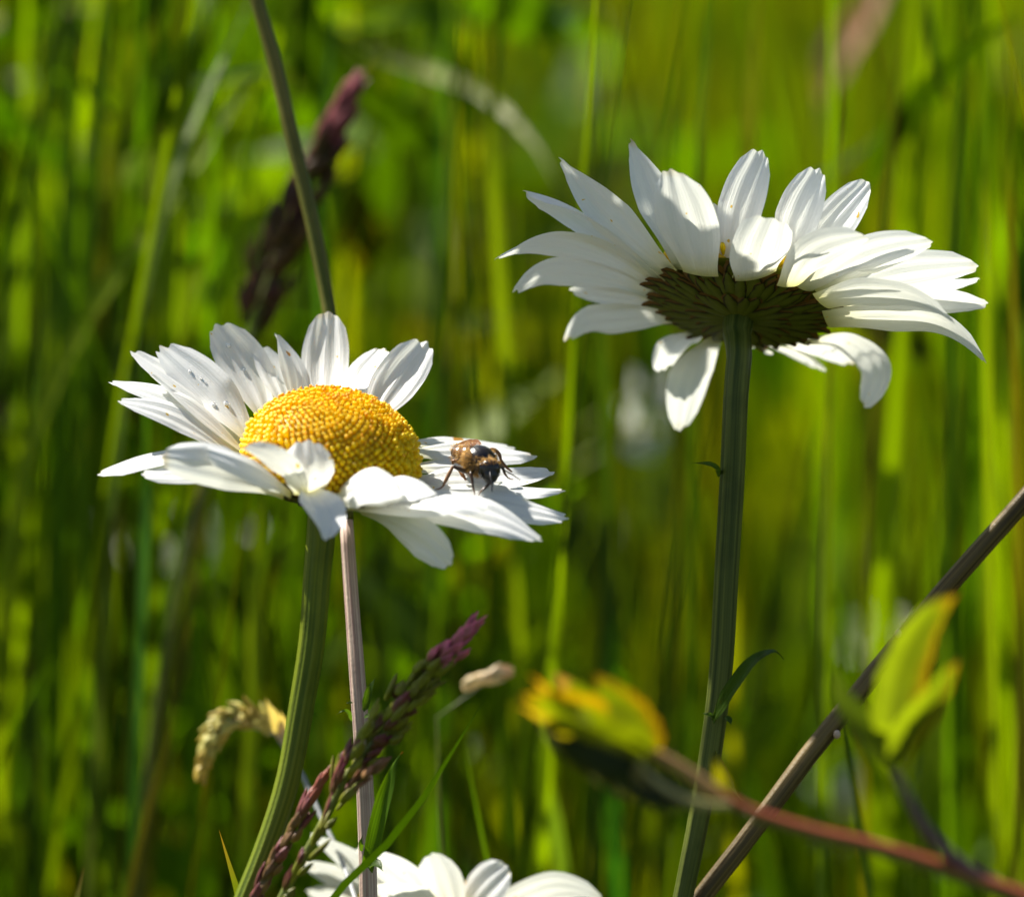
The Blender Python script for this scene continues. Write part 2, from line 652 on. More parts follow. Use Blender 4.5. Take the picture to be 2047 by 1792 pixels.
LP = [
    # back row
    dict(pts=[(540, 850, 7), (500, 750, 11), (432, 648, 13)], W=108, aw=98, cup=.16),
    dict(pts=[(575, 820, 8), (548, 745, 12), (520, 690, 14)], W=80, aw=62, cup=.12),
    dict(pts=[(592, 820, 8), (584, 735, 11), (552, 664, 13)], W=64, aw=(60, 50, 24), cup=.2, tip=.4),
    dict(pts=[(650, 830, 8), (650, 722, 12), (657, 623, 13.5)], W=100, aw=96, cup=.16, tip=.66),
    dict(pts=[(700, 820, 9), (733, 745, 13), (768, 697, 15)], W=90, aw=70),
    dict(pts=[(738, 850, 7), (790, 765, 10), (853, 682, 12)], W=96, aw=92, cup=.18, tip=.68),
    # left side
    dict(pts=[(510, 895, 4), (415, 775, 8), (318, 690, 11)], W=98, aw=(60, 92, 80), cup=.18),
    dict(pts=[(497, 905, 4), (390, 795, 7), (262, 700, 10)], W=92, aw=(30, 56, 40), cup=.1),
    dict(pts=[(500, 915, 2), (400, 830, 3), (300, 744, 4)], W=80, aw=(20, 22, 12), cup=.1, tip=.4),
    dict(pts=[(492, 915, 2), (350, 802, 3), (213, 764, 3)], W=88, aw=(36, 44, 24), cup=.05),
    dict(pts=[(480, 925, 0), (350, 832, 0), (232, 803, -1)], W=88, aw=(36, 48, 30), cup=.05),
    dict(pts=[(520, 935, -2), (400, 905, -3), (300, 917, -4), (196, 949, -4)], W=86, aw=(40, 32, 32), cup=-.10),
    dict(pts=[(530, 955, -4), (390, 944, -6), (280, 951, -7)], W=80, aw=(30, 34, 40), cup=-.08),
    dict(pts=[(565, 985, -8), (440, 930, -12), (320, 914, -14)], W=88, aw=(34, 82, 85), cup=-.3, base=.36),
    dict(pts=[(580, 984, -9), (495, 930, -13), (406, 899, -14)], W=72, aw=(24, 42, 46), cup=-.4, base=.36),
    # front
    dict(pts=[(604, 990, -9.6), (562, 930, -13.5), (486, 890, -13.5)], W=66, aw=(34, 52, 40), s=-1, cup=-.4, tip=.4, base=.4),
    dict(pts=[(621, 986, -9.4), (620, 945, -12.5), (616, 880, -11.5)], W=100, aw=98, cup=-.22, base=.66, tip=.7),
    dict(pts=[(612, 978, -10), (642, 1010, -14), (655, 1075, -17)], W=88, aw=(34, 80, 72), cup=.45, base=.4, tip=.45),
    dict(pts=[(672, 992, -8.6), (735, 970, -14), (802, 994, -18)], W=92, aw=(58, 78, 44), cup=-.3, base=.6, tip=.45),
    dict(pts=[(700, 1004, -7.6), (790, 976, -12), (870, 994, -16)], W=84, aw=(40, 58, 36), cup=-.2, tip=.5),
    dict(pts=[(700, 1014, -7), (830, 1012, -10), (930, 1006, -12), (980, 1024, -13)], W=80, aw=(14, 26, 40, 40), cup=-.2),
    dict(pts=[(700, 1010, -6), (850, 1010, -8), (1000, 1040, -10), (1084, 1087, -11)], W=94, aw=(24, 56, 74, 50), cup=-.12, tip=.5),
    dict(pts=[(716, 1022, -5), (785, 1042, -8), (850, 1078, -10), (905, 1130, -11)], W=90, aw=(22, 52, 78, 74), cup=.1, s=-1, base=.3, tip=.66),
    # right side
    dict(pts=[(780, 985, -3), (950, 1000, -4), (1140, 1041, -4)], W=90, aw=(40, 58, 54), cup=-.1, tip=.5),
    dict(pts=[(800, 975, -1), (950, 981, -1), (1134, 984, -1)], W=80, aw=(40, 34, 24), cup=-.05),
    dict(pts=[(815, 970, 1), (900, 962, 2), (1000, 962, 3)], W=96, aw=(50, 62, 40), cup=-.1),
    dict(pts=[(815, 958, 2), (950, 962, 3), (1108, 941, 4)], W=84, aw=(40, 48, 28), cup=.1),
    dict(pts=[(820, 935, 4), (930, 935, 7), (1040, 948, 9)], W=92, aw=(40, 56, 36), cup=-.1),
    dict(pts=[(822, 905, 6), (940, 903, 10), (1072, 912, 12)], W=90, aw=(44, 50, 24), cup=-.12),
    dict(pts=[(815, 885, 8), (920, 888, 13), (1030, 897, 17)], W=90, aw=(36, 34, 20), cup=-.1),
]
LPM = []
for q in LP:
    v, f, uv = petal_mesh(**q)
    LPM.append(v)
    MB().add(v, f, uv).build("petal", M_PETAL, lroot, lorg)

# ---- the daisy seen from below, turned to the sun
DOFF = 10.0
RF = flower_frame(-24, 8)
RC = PS([(1480, 612, 0)])[0] + RF[2] * 0.0012
RR = 0.0101
rst = [RC - RF[2] * 0.0022, RC - RF[2] * 0.0042 + np.array([0, 0, -.001])] + list(PS([(1478, 690, -3), (1472, 780, -4), (1464, 950, -4), (1452, 1150, -4), (1440, 1350, -4), (1418, 1520, -4), (1390, 1670, -4), (1362, 1810, -4)]))
rst.append(rst[-1] + np.array([-0.03, 0.0, -0.16]))
rst.append(ground_from(rst[-1], -0.02))
rroot = thing("daisy", rst[-1], "white daisy seen from below with its green and brown cup and thick upright stem", "daisy", "oxeye daisies")
rorg = np.array(rroot.location)
v, f, uv = tube(rst, np.array([66, 54, 52, 51, 51, 50, 48, 46, 43, 41, 48, 60]) * PX / 2, 44, 220, 10, 0.025, 0.015)
MB().add(v, f, uv).build("stem", M_STEM_DARK, rroot, rorg)
disc_mesh(RC, RF, RR * 0.95, 0.006, 420).build("disc", M_FLORET, rroot, rorg)
involucre(RC, RF, RR, 0.0016, rroot, rorg)
RP = [
    dict(pts=[(1448, 565, -4), (1440, 480, -5), (1428, 405, -5)], W=92, aw=(70, 80, 60), s=-1, tip=.5, base=.7),
    dict(pts=[(1560, 570, -4), (1572, 500, -5), (1590, 425, -5)], W=92, aw=(70, 80, 60), s=-1, tip=.5, base=.7),
    dict(pts=[(1325, 580, -1), (1165, 494, -3), (1070, 488, -4), (990, 518, -5)], W=92, aw=(30, 56, 50, 26), s=-1, tip=.35),
    dict(pts=[(1325, 560, -3), (1190, 455, -5), (1100, 405, -7), (1045, 389, -8)], W=86, aw=(30, 40, 36, 16), s=-1, cup=.5, tip=.4),
    dict(pts=[(1340, 545, -5), (1215, 425, -8), (1117, 317, -10)], W=92, aw=(50, 80, 44), s=-1, tip=.3),
    dict(pts=[(1365, 540, -6), (1312, 400, -9), (1260, 280, -11)], W=90, aw=(50, 78, 54), s=-1, tip=.4),
    dict(pts=[(1400, 550, -8), (1368, 430, -14), (1343, 336, -17)], W=128, aw=(110, 120, 110), s=-1, cup=-.12, tip=.55, base=.6),
    dict(pts=[(1452, 545, -7), (1482, 410, -10), (1526, 298, -12)], W=98, aw=(60, 92, 86), s=-1, up=(1, 0), cup=.15, tip=.6, base=.5),
    dict(pts=[(1512, 556, -9), (1524, 490, -15), (1546, 430, -17)], W=118, aw=112, s=-1, cup=-.2, base=.72, tip=.78),
    dict(pts=[(1560, 545, -6), (1592, 440, -9), (1640, 334, -11)], W=96, aw=(60, 90, 84), s=-1, up=(1, 0), cup=.15, tip=.6),
    dict(pts=[(1585, 550, -6), (1660, 455, -8), (1737, 366, -10)], W=94, aw=(50, 86, 80), s=-1, up=(1, 0), cup=.15, tip=.62),
    dict(pts=[(1580, 572, -9), (1640, 505, -15), (1736, 468, -19)], W=98, aw=(70, 84, 46), s=-1, cup=-.25, base=.6, tip=.5),
    dict(pts=[(1610, 580, -7), (1740, 510, -11), (1862, 482, -14)], W=94, aw=(40, 82, 60), s=-1, cup=-.15, tip=.55),
    dict(pts=[(1640, 590, -6), (1790, 548, -9), (1955, 530, -11)], W=96, aw=(40, 84, 66), s=-1, cup=-.15, tip=.6),
    dict(pts=[(1700, 600, -2), (1850, 578, -2), (1958, 559, -2)], W=70, aw=(30, 36, 22), s=-1),
    dict(pts=[(1660, 615, -3), (1840, 598, -4), (1978, 606, -5)], W=90, aw=(36, 62, 54), s=-1, tip=.55),
    dict(pts=[(1640, 605, -9), (1740, 588, -13), (1830, 600, -15), (1908, 643, -16)], W=92, aw=(64, 66, 40, 12), s=-1, cup=-.2, base=.6, tip=.35),
    dict(pts=[(1650, 640, -4), (1780, 636, -6), (1880, 650, -7), (1972, 724, -8)], W=96, aw=(60, 66, 48, 26), s=-1, cup=-.15, base=.55, tip=.4),
    dict(pts=[(1620, 678, 5), (1700, 684, 8), (1752, 735, 9), (1729, 814, 9)], W=94, aw=(24, 44, 62, 62), s=-1, cup=.15, tip=.66),
    dict(pts=[(1575, 680, 6), (1640, 692, 11), (1704, 730, 15)], W=88, aw=(24, 46, 50), s=-1),
    dict(pts=[(1545, 688, 7), (1595, 708, 12), (1642, 740, 16)], W=80, aw=(12, 22, 24), s=-1),
    dict(pts=[(1430, 670, 6), (1380, 745, 12), (1360, 862, 15)], W=98, aw=(40, 84, 74), s=-1, cup=.1, tip=.5),
    dict(pts=[(1395, 660, 6), (1348, 690, 11), (1328, 738, 15)], W=92, aw=(30, 60, 62), s=-1),
    dict(pts=[(1360, 632, 4), (1235, 634, 7), (1165, 648, 9), (1129, 684, 10)], W=94, aw=(36, 60, 60, 40), s=-1, tip=.5),
    dict(pts=[(1320, 605, 2), (1225, 592, 4), (1139, 581, 6)], W=80, aw=(20, 40, 34), s=-1),
    dict(pts=[(1320, 595, 1), (1170, 545, 1), (1085, 545, 1), (1021, 586, 1)], W=92, aw=(30, 62, 60, 34), s=-1, tip=.45),
    dict(pts=[(1500, 690, 7), (1512, 696, 11), (1518, 700, 14)], W=70, aw=(20, 20, 10), s=-1),
]
for q in RP:
    q['base'] = max(q.get('base', .42), .58)
    v, f, uv = petal_mesh(**q)
    MB().add(v, f, uv).build("petal", M_PETAL, rroot, rorg)


def leaflet(pts, W, col, mat, root, org, name="leaf", aw=None, s=1, serr=0, fold=0.25, colfn=None, nt=28, nx=9, taper=1.0, base=0.35, tstart=0.45):
    """a pointed leaf or grass blade as a folded sheet"""
    sp3 = spline(pts if isinstance(pts, np.ndarray) else PS(pts), 90)
    T = tangents(sp3)
    aw = W * 0.8 if aw is None else aw
    phi = math.acos(max(0.08, min(1, aw / W))) * s
    hw = W * PX / 2
    V, UV, Cc = [], [], []
    for i in range(nt):
        q = i / (nt - 1)
        k = min(int(q * 89), 88)
        fr = q * 89 - k
        p = sp3[k] * (1 - fr) + sp3[k + 1] * fr
        t = unit(T[k] * (1 - fr) + T[k + 1] * fr)
        tw = unit(CAM - p)
        n0 = unit(tw - (tw @ t) * t)
        wu = np.cross(n0, t)
        if wu @ U < 0:
            wu = -wu
        n = math.cos(phi) * n0 + math.sin(phi) * wu
        w = np.cross(t, n)
        if serr:
            pr = (math.sin(math.pi * min(1, (0.04 + q * 0.96)) ** 0.75)) ** 0.8
            pr *= 1 + 0.20 * (((q * serr) % 1.0) - 0.5)
        else:
            pr = (base + (1 - base) * sstep(0, 0.3, q)) * (1 - sstep(tstart, 1.0, q) ** (1.2 * taper) * 0.97)
        for j in range(nx):
            x = -1 + 2 * j / (nx - 1)
            V.append(p + w * x * hw * pr + n * hw * fold * (abs(x) - 0.5) * pr + n * hw * 0.06 * math.sin(9 * q + 3 * x))
            UV.append((0.5 + 0.5 * x, q * 10))
            Cc.append(col if colfn is None else colfn(q, x))
    return MB().add(V, grid_faces(nt, nx), UV, np.array(Cc)).build(name, mat, root, org)


GREEN = (0.078, 0.153, 0.001)
LIME = (0.162, 0.225, 0.001)
YEL = (0.21, 0.215, 0.001)
DEEP = (0.034, 0.066, 0.001)
TEAL = (0.03, 0.09, 0.03)
OLIVE = (0.11, 0.095, 0.003)
STRAW = (0.50, 0.42, 0.17)
PALE = (0.55, 0.58, 0.42)
DGREEN = (0.045, 0.085, 0.012)

leaflet([(1425, 1442, -6), (1470, 1365, -12), (1515, 1312, -14), (1548, 1300, -12), (1567, 1318, -10)], 34, DGREEN, M_BLADE, rroot, rorg, aw=26)
leaflet([(1442, 948, -4), (1432, 934, -6), (1410, 926, -8), (1379, 925, -9)], 14, DGREEN, M_BLADE, rroot, rorg, aw=10, nt=14, nx=5)
leaflet([(1438, 952, -5), (1434, 944, -7), (1429, 938, -8)], 9, DGREEN, M_BLADE, rroot, rorg, aw=8, nt=10, nx=5)
leaflet([(1432, 1432, -6), (1418, 1428, -7), (1402, 1424, -7)], 12, DGREEN, M_BLADE, rroot, rorg, aw=9, nt=12, nx=5)
leaflet([(1448, 1434, -6), (1456, 1436, -6), (1462, 1448, -6)], 14, DGREEN, M_BLADE, rroot, rorg, aw=11, nt=12, nx=5)
leaflet([(1432, 1500, -5), (1446, 1545, -6), (1462, 1575, -8), (1485, 1600, -9)], 30, (0.12, 0.13, 0.01), M_BLADE, rroot, rorg, aw=20, nt=14, nx=5)

DOFF = 0.0
# ---- the tall ribbed stem behind the first daisy; its own flower is above the picture
tst = list(PS([(372, -770, 31), (416, -520, 32), (462, -250, 32), (505, -30, 30), (545, 110, 29), (590, 300, 27), (630, 470, 25), (658, 620, 23), (682, 860, 16), (692, 1040, 10), (703, 1200, 8), (714, 1350, 6), (725, 1500, 5), (733, 1650, 5), (737, 1810, 5)]))
tst.append(tst[-1] + np.array([0.004, 0.004, -0.16]))
tst.append(ground_from(tst[-1], 0.01, 0.01))
troot = thing("daisy", tst[-1], "tall ribbed daisy stem, olive above, pinkish below, behind the open daisy", "daisy", "oxeye daisies")
torg = np.array(troot.location)
upper = [np.array(p) for p in tst[:10]]
lower = [np.array(p) for p in tst[9:]]
v, f, uv = tube(upper, np.array([24, 25, 26, 28, 30, 31, 30, 29, 29, 30]) * PX / 2, 36, 70, 9, 0.03)
MB().add(v, f, uv).build("upper_stem", M_STEM_OLIVE, troot, torg)
v, f, uv = tube(lower, np.array([27, 29, 32, 34, 36, 37, 44, 50]) * PX / 2, 40, 160, 10, 0.04, 0.015)
MB().add(v, f, uv).build("lower_stem", M_STEM_PINK, troot, torg)
leaflet([(726, 1420, 4), (735, 1395, 2), (742, 1370, 1), (752, 1352, 1)], 20, DGREEN, M_BLADE, troot, torg, aw=17, nt=14, nx=5, taper=1.6)
leaflet([(703, 1440, 4), (694, 1422, 2), (685, 1420, 1), (673, 1427, 1)], 11, DGREEN, M_BLADE, troot, torg, aw=9, nt=12, nx=5)
leaflet([(703, 1402, 4), (696, 1404, 3), (691, 1405, 3)], 8, DGREEN, M_BLADE, troot, torg, aw=7, nt=10, nx=5)
leaflet([(728, 1432, 4), (742, 1430, 3), (752, 1432, 3)], 10, DGREEN, M_BLADE, troot, torg, aw=8, nt=10, nx=5)
leaflet([(735, 1735, 0), (752, 1660, -3), (775, 1575, -5), (797, 1512, -6), (805, 1502, -6)], 40, (0.06, 0.12, 0.008), M_BLADE, troot, torg, aw=32, taper=1.9, base=.8,
        colfn=lambda q, x: (0.30, 0.12, 0.02) if q > .97 else ((0.09, 0.17, 0.006) if x < -.6 else (0.06, 0.125, 0.008)))
leaflet([(738, 1728, -1), (755, 1728, -3), (766, 1740, -4)], 24, DGREEN, M_BLADE, troot, torg, aw=18, nt=12, nx=5)
leaflet([(724, 1700, 0), (722, 1680, -1), (725, 1668, -1)], 12, DGREEN, M_BLADE, troot, torg, aw=10, nt=10, nx=5)
# its flower, out of the picture above, throws the shade that lies on the second daisy
TF = flower_frame(-6, -8)
TC = P(369, -790, 31)
involucre(TC, TF, 0.0085, 0.0036, troot, torg, split=False)
disc_mesh(TC, TF, 0.0080, 0.006, 200).build("disc", M_FLORET, troot, torg)


def radial_petal(C, fr, ph, r0, L, W, droop=0.2, lift=0.0):
    e1, e2, n = fr
    rad = e1 * math.cos(ph) + e2 * math.sin(ph)
    tan = -e1 * math.sin(ph) + e2 * math.cos(ph)
    nt, nx = 12, 7
    V, UV = [], []
    for i in range(nt):
        for j in range(nx):
            x = -1 + 2 * j / (nx - 1)
            q = i / (nt - 1) * (1 - 0.09 * abs(x) ** 2.2 - 0.03 * (0.5 - 0.5 * math.cos(3 * math.pi * x)))
            pr = (0.45 + 0.55 * sstep(0, 0.5, q)) * (1 - 0.4 * sstep(0.65, 1.02, q))
            h = lift * q * L - droop * L * q * q + 0.05 * W * math.cos(3 * math.pi * x) - 0.05 * W * x * x
            V.append(C + rad * (r0 + L * q) + tan * x * W / 2 * pr + n * h)
            UV.append((0.5 + 0.5 * x, q))
    return np.array(V), grid_faces(nt, nx), np.array(UV)


for i in range(20):
    v, f, uv = radial_petal(TC, TF, 2 * math.pi * (i + rng.uniform(-.2, .2)) / 20, 0.0075, 0.012 * rng.uniform(.9, 1.1), 0.0048, rng.uniform(.5, .8), 0.1)
    MB().add(v, f, uv).build("petal", M_PETAL, troot, torg)

# ---- the daisy cut by the lower edge, a little behind
BF = flower_frame(-20, 4)
BC = P(842, 1848, 32)
broot = thing("daisy", ground_from(BC, 0.02, 0.03), "soft white daisy cut off by the lower picture edge, under the purple grass head", "daisy", "oxeye daisies")
borg = np.array(broot.location)
bst = [BC - BF[2] * 0.002, BC + np.array([0.001, 0.0, -0.03]), BC + np.array([0.008, 0.012, -0.2]), borg]
v, f, uv = tube(bst, [0.0014, 0.0013, 0.0013, 0.0016], 14, 40, 8, .03)
MB().add(v, f, uv).build("stem", M_STEM, broot, borg)
involucre(BC, BF, 0.0088, 0.0036, broot, borg, split=False)
disc_mesh(BC, BF, 0.0084, 0.005, 200).build("disc", M_FLORET, broot, borg)
BP = [
    dict(pts=[(905, 1812, 25), (885, 1755, 22), (864, 1696, 20)], W=92, aw=84, s=-1, cup=.1, tip=.6, base=.6),
    dict(pts=[(930, 1815, 26), (965, 1770, 24), (1016, 1722, 23)], W=92, aw=82, s=-1, up=(1, 0), cup=.12, tip=.62, base=.55),
    dict(pts=[(955, 1835, 30), (1040, 1790, 27), (1115, 1764, 25), (1205, 1784, 24)], W=94, aw=(50, 66, 56, 40), s=-1, cup=-.1, tip=.5),
    dict(pts=[(975, 1850, 32), (1080, 1815, 30), (1180, 1800, 29)], W=90, aw=(50, 60, 40), s=-1),
    dict(pts=[(860, 1800, 24), (790, 1730, 20), (705, 1668, 17)], W=94, aw=(60, 74, 50), s=-1, cup=.1, tip=.45),
    dict(pts=[(870, 1800, 22), (800, 1768, 16), (735, 1745, 12)], W=90, aw=(50, 52, 36), s=-1, cup=-.2, tip=.5),
    dict(pts=[(800, 1800, 26), (720, 1720, 24), (612, 1645, 22)], W=90, aw=(40, 50, 36), s=-1, tip=.5),
    dict(pts=[(780, 1805, 28), (690, 1745, 27), (590, 1700, 26)], W=90, aw=(40, 50, 40), s=-1, tip=.5),
    dict(pts=[(770, 1815, 30), (690, 1775, 30), (600, 1760, 30)], W=90, aw=(40, 44, 36), s=-1, tip=.5),
]
for q in BP:
    q['pts'] = [(a_ + (10 if a_ < 800 else 0), b_ + (8 if a_ > 845 else 20), c_) for (a_, b_, c_) in q['pts']]
    v, f, uv = petal_mesh(**q)
    MB().add(v, f, uv).build("petal", M_PETAL, broot, borg)
for i in range(9):
    v, f, uv = radial_petal(BC, BF, math.radians(5 + i * 20), 0.0080, 0.016 * rng.uniform(.9, 1.1), 0.005, .25, .05)
    MB().add(v, f, uv).build("petal", M_PETAL, broot, borg)


# ------------------------------------------------------------------ the bee
def build_bee():
    feet = P(930, 985, -6)
    root = thing("bee", feet, "small dark bee with golden fur standing on the right petals of the open daisy", "bee")
    org = np.array(root.location)

    def Z(x, y, d):          # units of the enlarged view of the bee
        return P(844.4 + x * 0.10957, 857.6 + y * 0.10957, d - 3)
    k = 0.10957 * PX
    fwd = unit(Z(1230, 760, -4.2) - Z(820, 470, 0.6))
    side = unit(np.cross(fwd, U))
    upb = np.cross(side, fwd)
    ax = np.array([side, upb, fwd])
    raw = MB()
    blobs = []

    def blob(c, r, a, col):
        v, f = ellipsoid(c, a, r, 20, 14)
        raw.add(v, f)
        blobs.append((c, max(r), col))

    BLACK = (0.012, 0.010, 0.010)
    BROWN = (0.10, 0.035, 0.010)
    th = Z(1050, 560, -1.6)
    hd = Z(1225, 735, -3.6)
    blob(th, (290 * k, 270 * k, 300 * k), ax, BLACK)
    blob(Z(850, 480, 0.2), (200 * k, 190 * k, 230 * k), ax, BROWN)
    for i, (x, y, d, r) in enumerate([(800, 470, 1.0, 195), (730, 450, 2.2, 185), (670, 435, 3.4, 155), (625, 410, 4.5, 100)]):
        blob(Z(x, y, d), (r * k, r * 0.85 * k, r * 1.0 * k), ax, (0.10, 0.04, 0.012) if i % 2 else (0.04, 0.02, 0.01))
    hax = np.array([RX, unit(U - 0.35 * F), unit(-F - 0.35 * U)])
    blob(hd, (205 * k, 190 * k, 130 * k), hax, BLACK)
    blob(Z(1235, 850, -3.8), (150 * k, 150 * k, 110 * k), hax, BLACK)
    blob(Z(1240, 930, -3.8), (75 * k, 80 * k, 70 * k), hax, BLACK)
    LEG = (0.20, 0.085, 0.022)
    DLEG = (0.055, 0.028, 0.012)

    limbs = []

    def limb(pts, r, col):
        p3 = np.array([Z(*q) for q in pts])
        v, f, _ = tube(p3, np.array(r) * k * 0.86, 9, 26)
        raw.add(v, f)
        limbs.append((spline(p3, 30), col))
    limb([(880, 700, -1.2), (790, 760, -1.6), (660, 720, -1.8), (560, 670, -1.8)], [50, 62, 52, 34], DLEG)
    limb([(560, 670, -1.8), (500, 790, -2.0), (430, 930, -2.2), (380, 1030, -2.3)], [34, 44, 44, 26], LEG)
    limb([(380, 1030, -2.3), (320, 1080, -2.4), (250, 1100, -2.5), (212, 1120, -2.5)], [22, 18, 15, 12], LEG)
    limb([(800, 620, 0.5), (700, 610, 0.8), (560, 590, 1.0), (560, 640, 1.0)], [46, 50, 40, 26], LEG)
    limb([(640, 690, 0.8), (730, 830, 0.2), (800, 930, -0.2)], [30, 46, 22], LEG)
    limb([(960, 760, -2.4), (890, 800, -2.8), (910, 930, -3.2), (925, 1070, -3.4)], [44, 42, 34, 24], DLEG)
    limb([(925, 1070, -3.4), (945, 1130, -3.5), (950, 1200, -3.6)], [22, 16, 13], LEG)
    limb([(1290, 860, -2.8), (1240, 970, -3.4), (1150, 1060, -3.9), (1085, 1115, -4.1)], [36, 32, 34, 24], DLEG)
    limb([(1085, 1115, -4.1), (1050, 1160, -4.2), (1022, 1215, -4.3)], [20, 15, 12], LEG)
    limb([(1380, 600, -1.2), (1450, 680, -1.0), (1500, 800, -0.8)], [46, 44, 30], DLEG)
    limb([(1500, 800, -0.8), (1560, 880, -0.9), (1610, 905, -1.0), (1665, 910, -1.0)], [28, 20, 16, 12], LEG)
    limb([(1180, 420, 1.0), (1280, 370, 1.2), (1390, 440, 1.2), (1430, 560, 1.0)], [40, 44, 44, 30], LEG)
    limb([(1430, 560, 1.0), (1520, 680, 0.8), (1640, 780, 0.6)], [34, 36, 20], LEG)
    limb([(1265, 740, -4.3), (1240, 800, -4.8), (1245, 880, -5.2), (1270, 1000, -5.6), (1266, 1140, -5.9)], [18, 18, 22, 22, 16], BLACK)
    limb([(1360, 640, -3.9), (1430, 690, -4.2), (1560, 780, -4.4), (1690, 860, -4.6), (1805, 935, -4.7)], [18, 18, 20, 18, 10], BLACK)
    tmp = raw.build("bee_raw", M_TWIG, None, org)
    md = tmp.modifiers.new("remesh", 'REMESH')
    md.mode = 'VOXEL'
    md.voxel_size = 0.000055
    sm = tmp.modifiers.new("smooth", 'SMOOTH')
    sm.factor = 0.5
    sm.iterations = 3
    dg = bpy.context.evaluated_depsgraph_get()
    dg.update()
    me = bpy.data.meshes.new_from_object(tmp.evaluated_get(dg))
    bpy.data.objects.remove(tmp)
    n = len(me.vertices)
    co = np.empty(n * 3, dtype=np.float32)
    me.vertices.foreach_get('co', co)
    co = co.reshape(-1, 3).astype(float) + org
    best = np.full(n, 1e9)
    col = np.zeros((n, 3))
    for c, r, cc in blobs:
        d = np.linalg.norm(co - c, axis=1) - r * 0.92
        mk = d < best
        best[mk] = d[mk]
        col[mk] = cc
    for sp_, cc in limbs:
        d = np.linalg.norm(co[:, None, :] - sp_[None], axis=2).min(1) - 0.00022
        mk = d < best
        best[mk] = d[mk]
        col[mk] = cc
    for nm in [a.name for a in me.color_attributes]:
        me.color_attributes.remove(me.color_attributes[nm])
    at = me.color_attributes.new(name="tint", type='FLOAT_COLOR', domain='POINT')
    at.data.foreach_set('color', np.hstack([col, np.ones((n, 1))]).astype(np.float32).ravel())
    kb = NT("bee_body")
    t = kb.tint()
    nz = kb.noise(kb.obj(), 2500, 2.0)
    mb_ = kb.leaf(t, t, 0.0, 0.30, 0.5, kb.bump(nz, 0.25, 0.0001))
    me.materials.clear()
    me.materials.append(mb_)
    me.polygons.foreach_set('use_smooth', np.full(len(me.polygons), True))
    body = bpy.data.objects.new("body", me)
    COL.objects.link(body)
    body.parent = root
    # eyes
    m_eye = mat_plain("bee_eye", (0.012, 0.008, 0.007), 0.12, 0.7)
    for x in (1075, 1365):
        v, f = ellipsoid(Z(x, 745, -3.7), hax, (62 * k, 150 * k, 88 * k), 14, 12)
        MB().add(v, f).build("eye", m_eye, root, org)
    # wings folded over the back
    kw = NT("bee_wing")
    ln = kw.noise(kw.uv(7, 3), 1.2, 3.0)
    wc = kw.mix(ln, (0.16, 0.055, 0.02), (0.34, 0.15, 0.06))
    m_wing = kw.leaf(wc, wc, 0.45, 0.16, 0.7, kw.bump(ln, 0.4, 0.0002))
    for (pts, wdt) in (([(960, 290, -0.8), (860, 235, 0.8), (740, 235, 2.6), (560, 315, 5.0)], 230),
                       ([(1060, 280, -0.6), (960, 225, 1.0), (800, 235, 3.0), (640, 280, 5.2)], 190),
                       ([(840, 400, -1.6), (770, 345, 0.4), (690, 320, 2.6), (570, 350, 4.6)], 180)):
        p3 = spline(np.array([Z(*q) for q in pts]), 18)
        T = tangents(p3)
        V, UV = [], []
        for i in range(18):
            q = i / 17
            w = unit(np.cross(T[i], upb + 0.5 * side))
            pr = (0.25 + 0.75 * sstep(0, .5, q)) * math.sqrt(max(0.0, 1 - max(0, (q - .55) / .45) ** 2)) + 0.02
            for j in range(7):
                x = -1 + j / 3
                V.append(p3[i] + w * x * wdt * k * pr * .5 + upb * 0.00006 * math.cos(5 * x + 7 * q))
                UV.append((x, q))
        MB().add(V, grid_faces(18, 7), UV).build("wing", m_wing, root, org)
    # fur
    fb = MB()
    for i in range(3600):
        w = rng.random()
        dr = unit(rng.normal(0, 1, 3))
        if w < 0.70:
            c, r = th, np.array([290, 270, 300]) * k
            if dr @ upb > 0.42 and abs(dr @ side) < 0.75:
                continue
            a = ax
        elif w < 0.84:
            c, r, a = Z(850, 480, 0.2), np.array([200, 190, 230]) * k, ax
        elif w < 0.96:
            c, r, a = hd, np.array([205, 190, 130]) * k, hax
            if dr @ U < 0.25:
                continue
        else:
            c, r, a = Z(700, 440, 2.8), np.array([180, 160, 180]) * k, ax
        loc = np.array([dr @ a[0], dr @ a[1], dr @ a[2]]) * r
        p = c + loc @ a * 0.99
        d = unit(dr + rng.normal(0, 0.35, 3) - 0.2 * fwd)
        ln_ = rng.uniform(0.00030, 0.00070)
        x = unit(np.cross(d, rng.normal(0, 1, 3))) * 0.000028
        y = unit(np.cross(d, x)) * 0.000028
        g = rng.uniform(.6, 1.2)
        fb.add([p + x, p - x * .5 + y, p - x * .5 - y, p + d * ln_], [(0, 1, 3), (1, 2, 3), (2, 0, 3)], col=np.array([0.56, 0.32, 0.075]) * g)
    kf = NT("bee_fur")
    t = kf.tint()
    fb.build("fur", kf.leaf(t, t, 0.3, 0.5, 0.3), root, org)


build_bee()


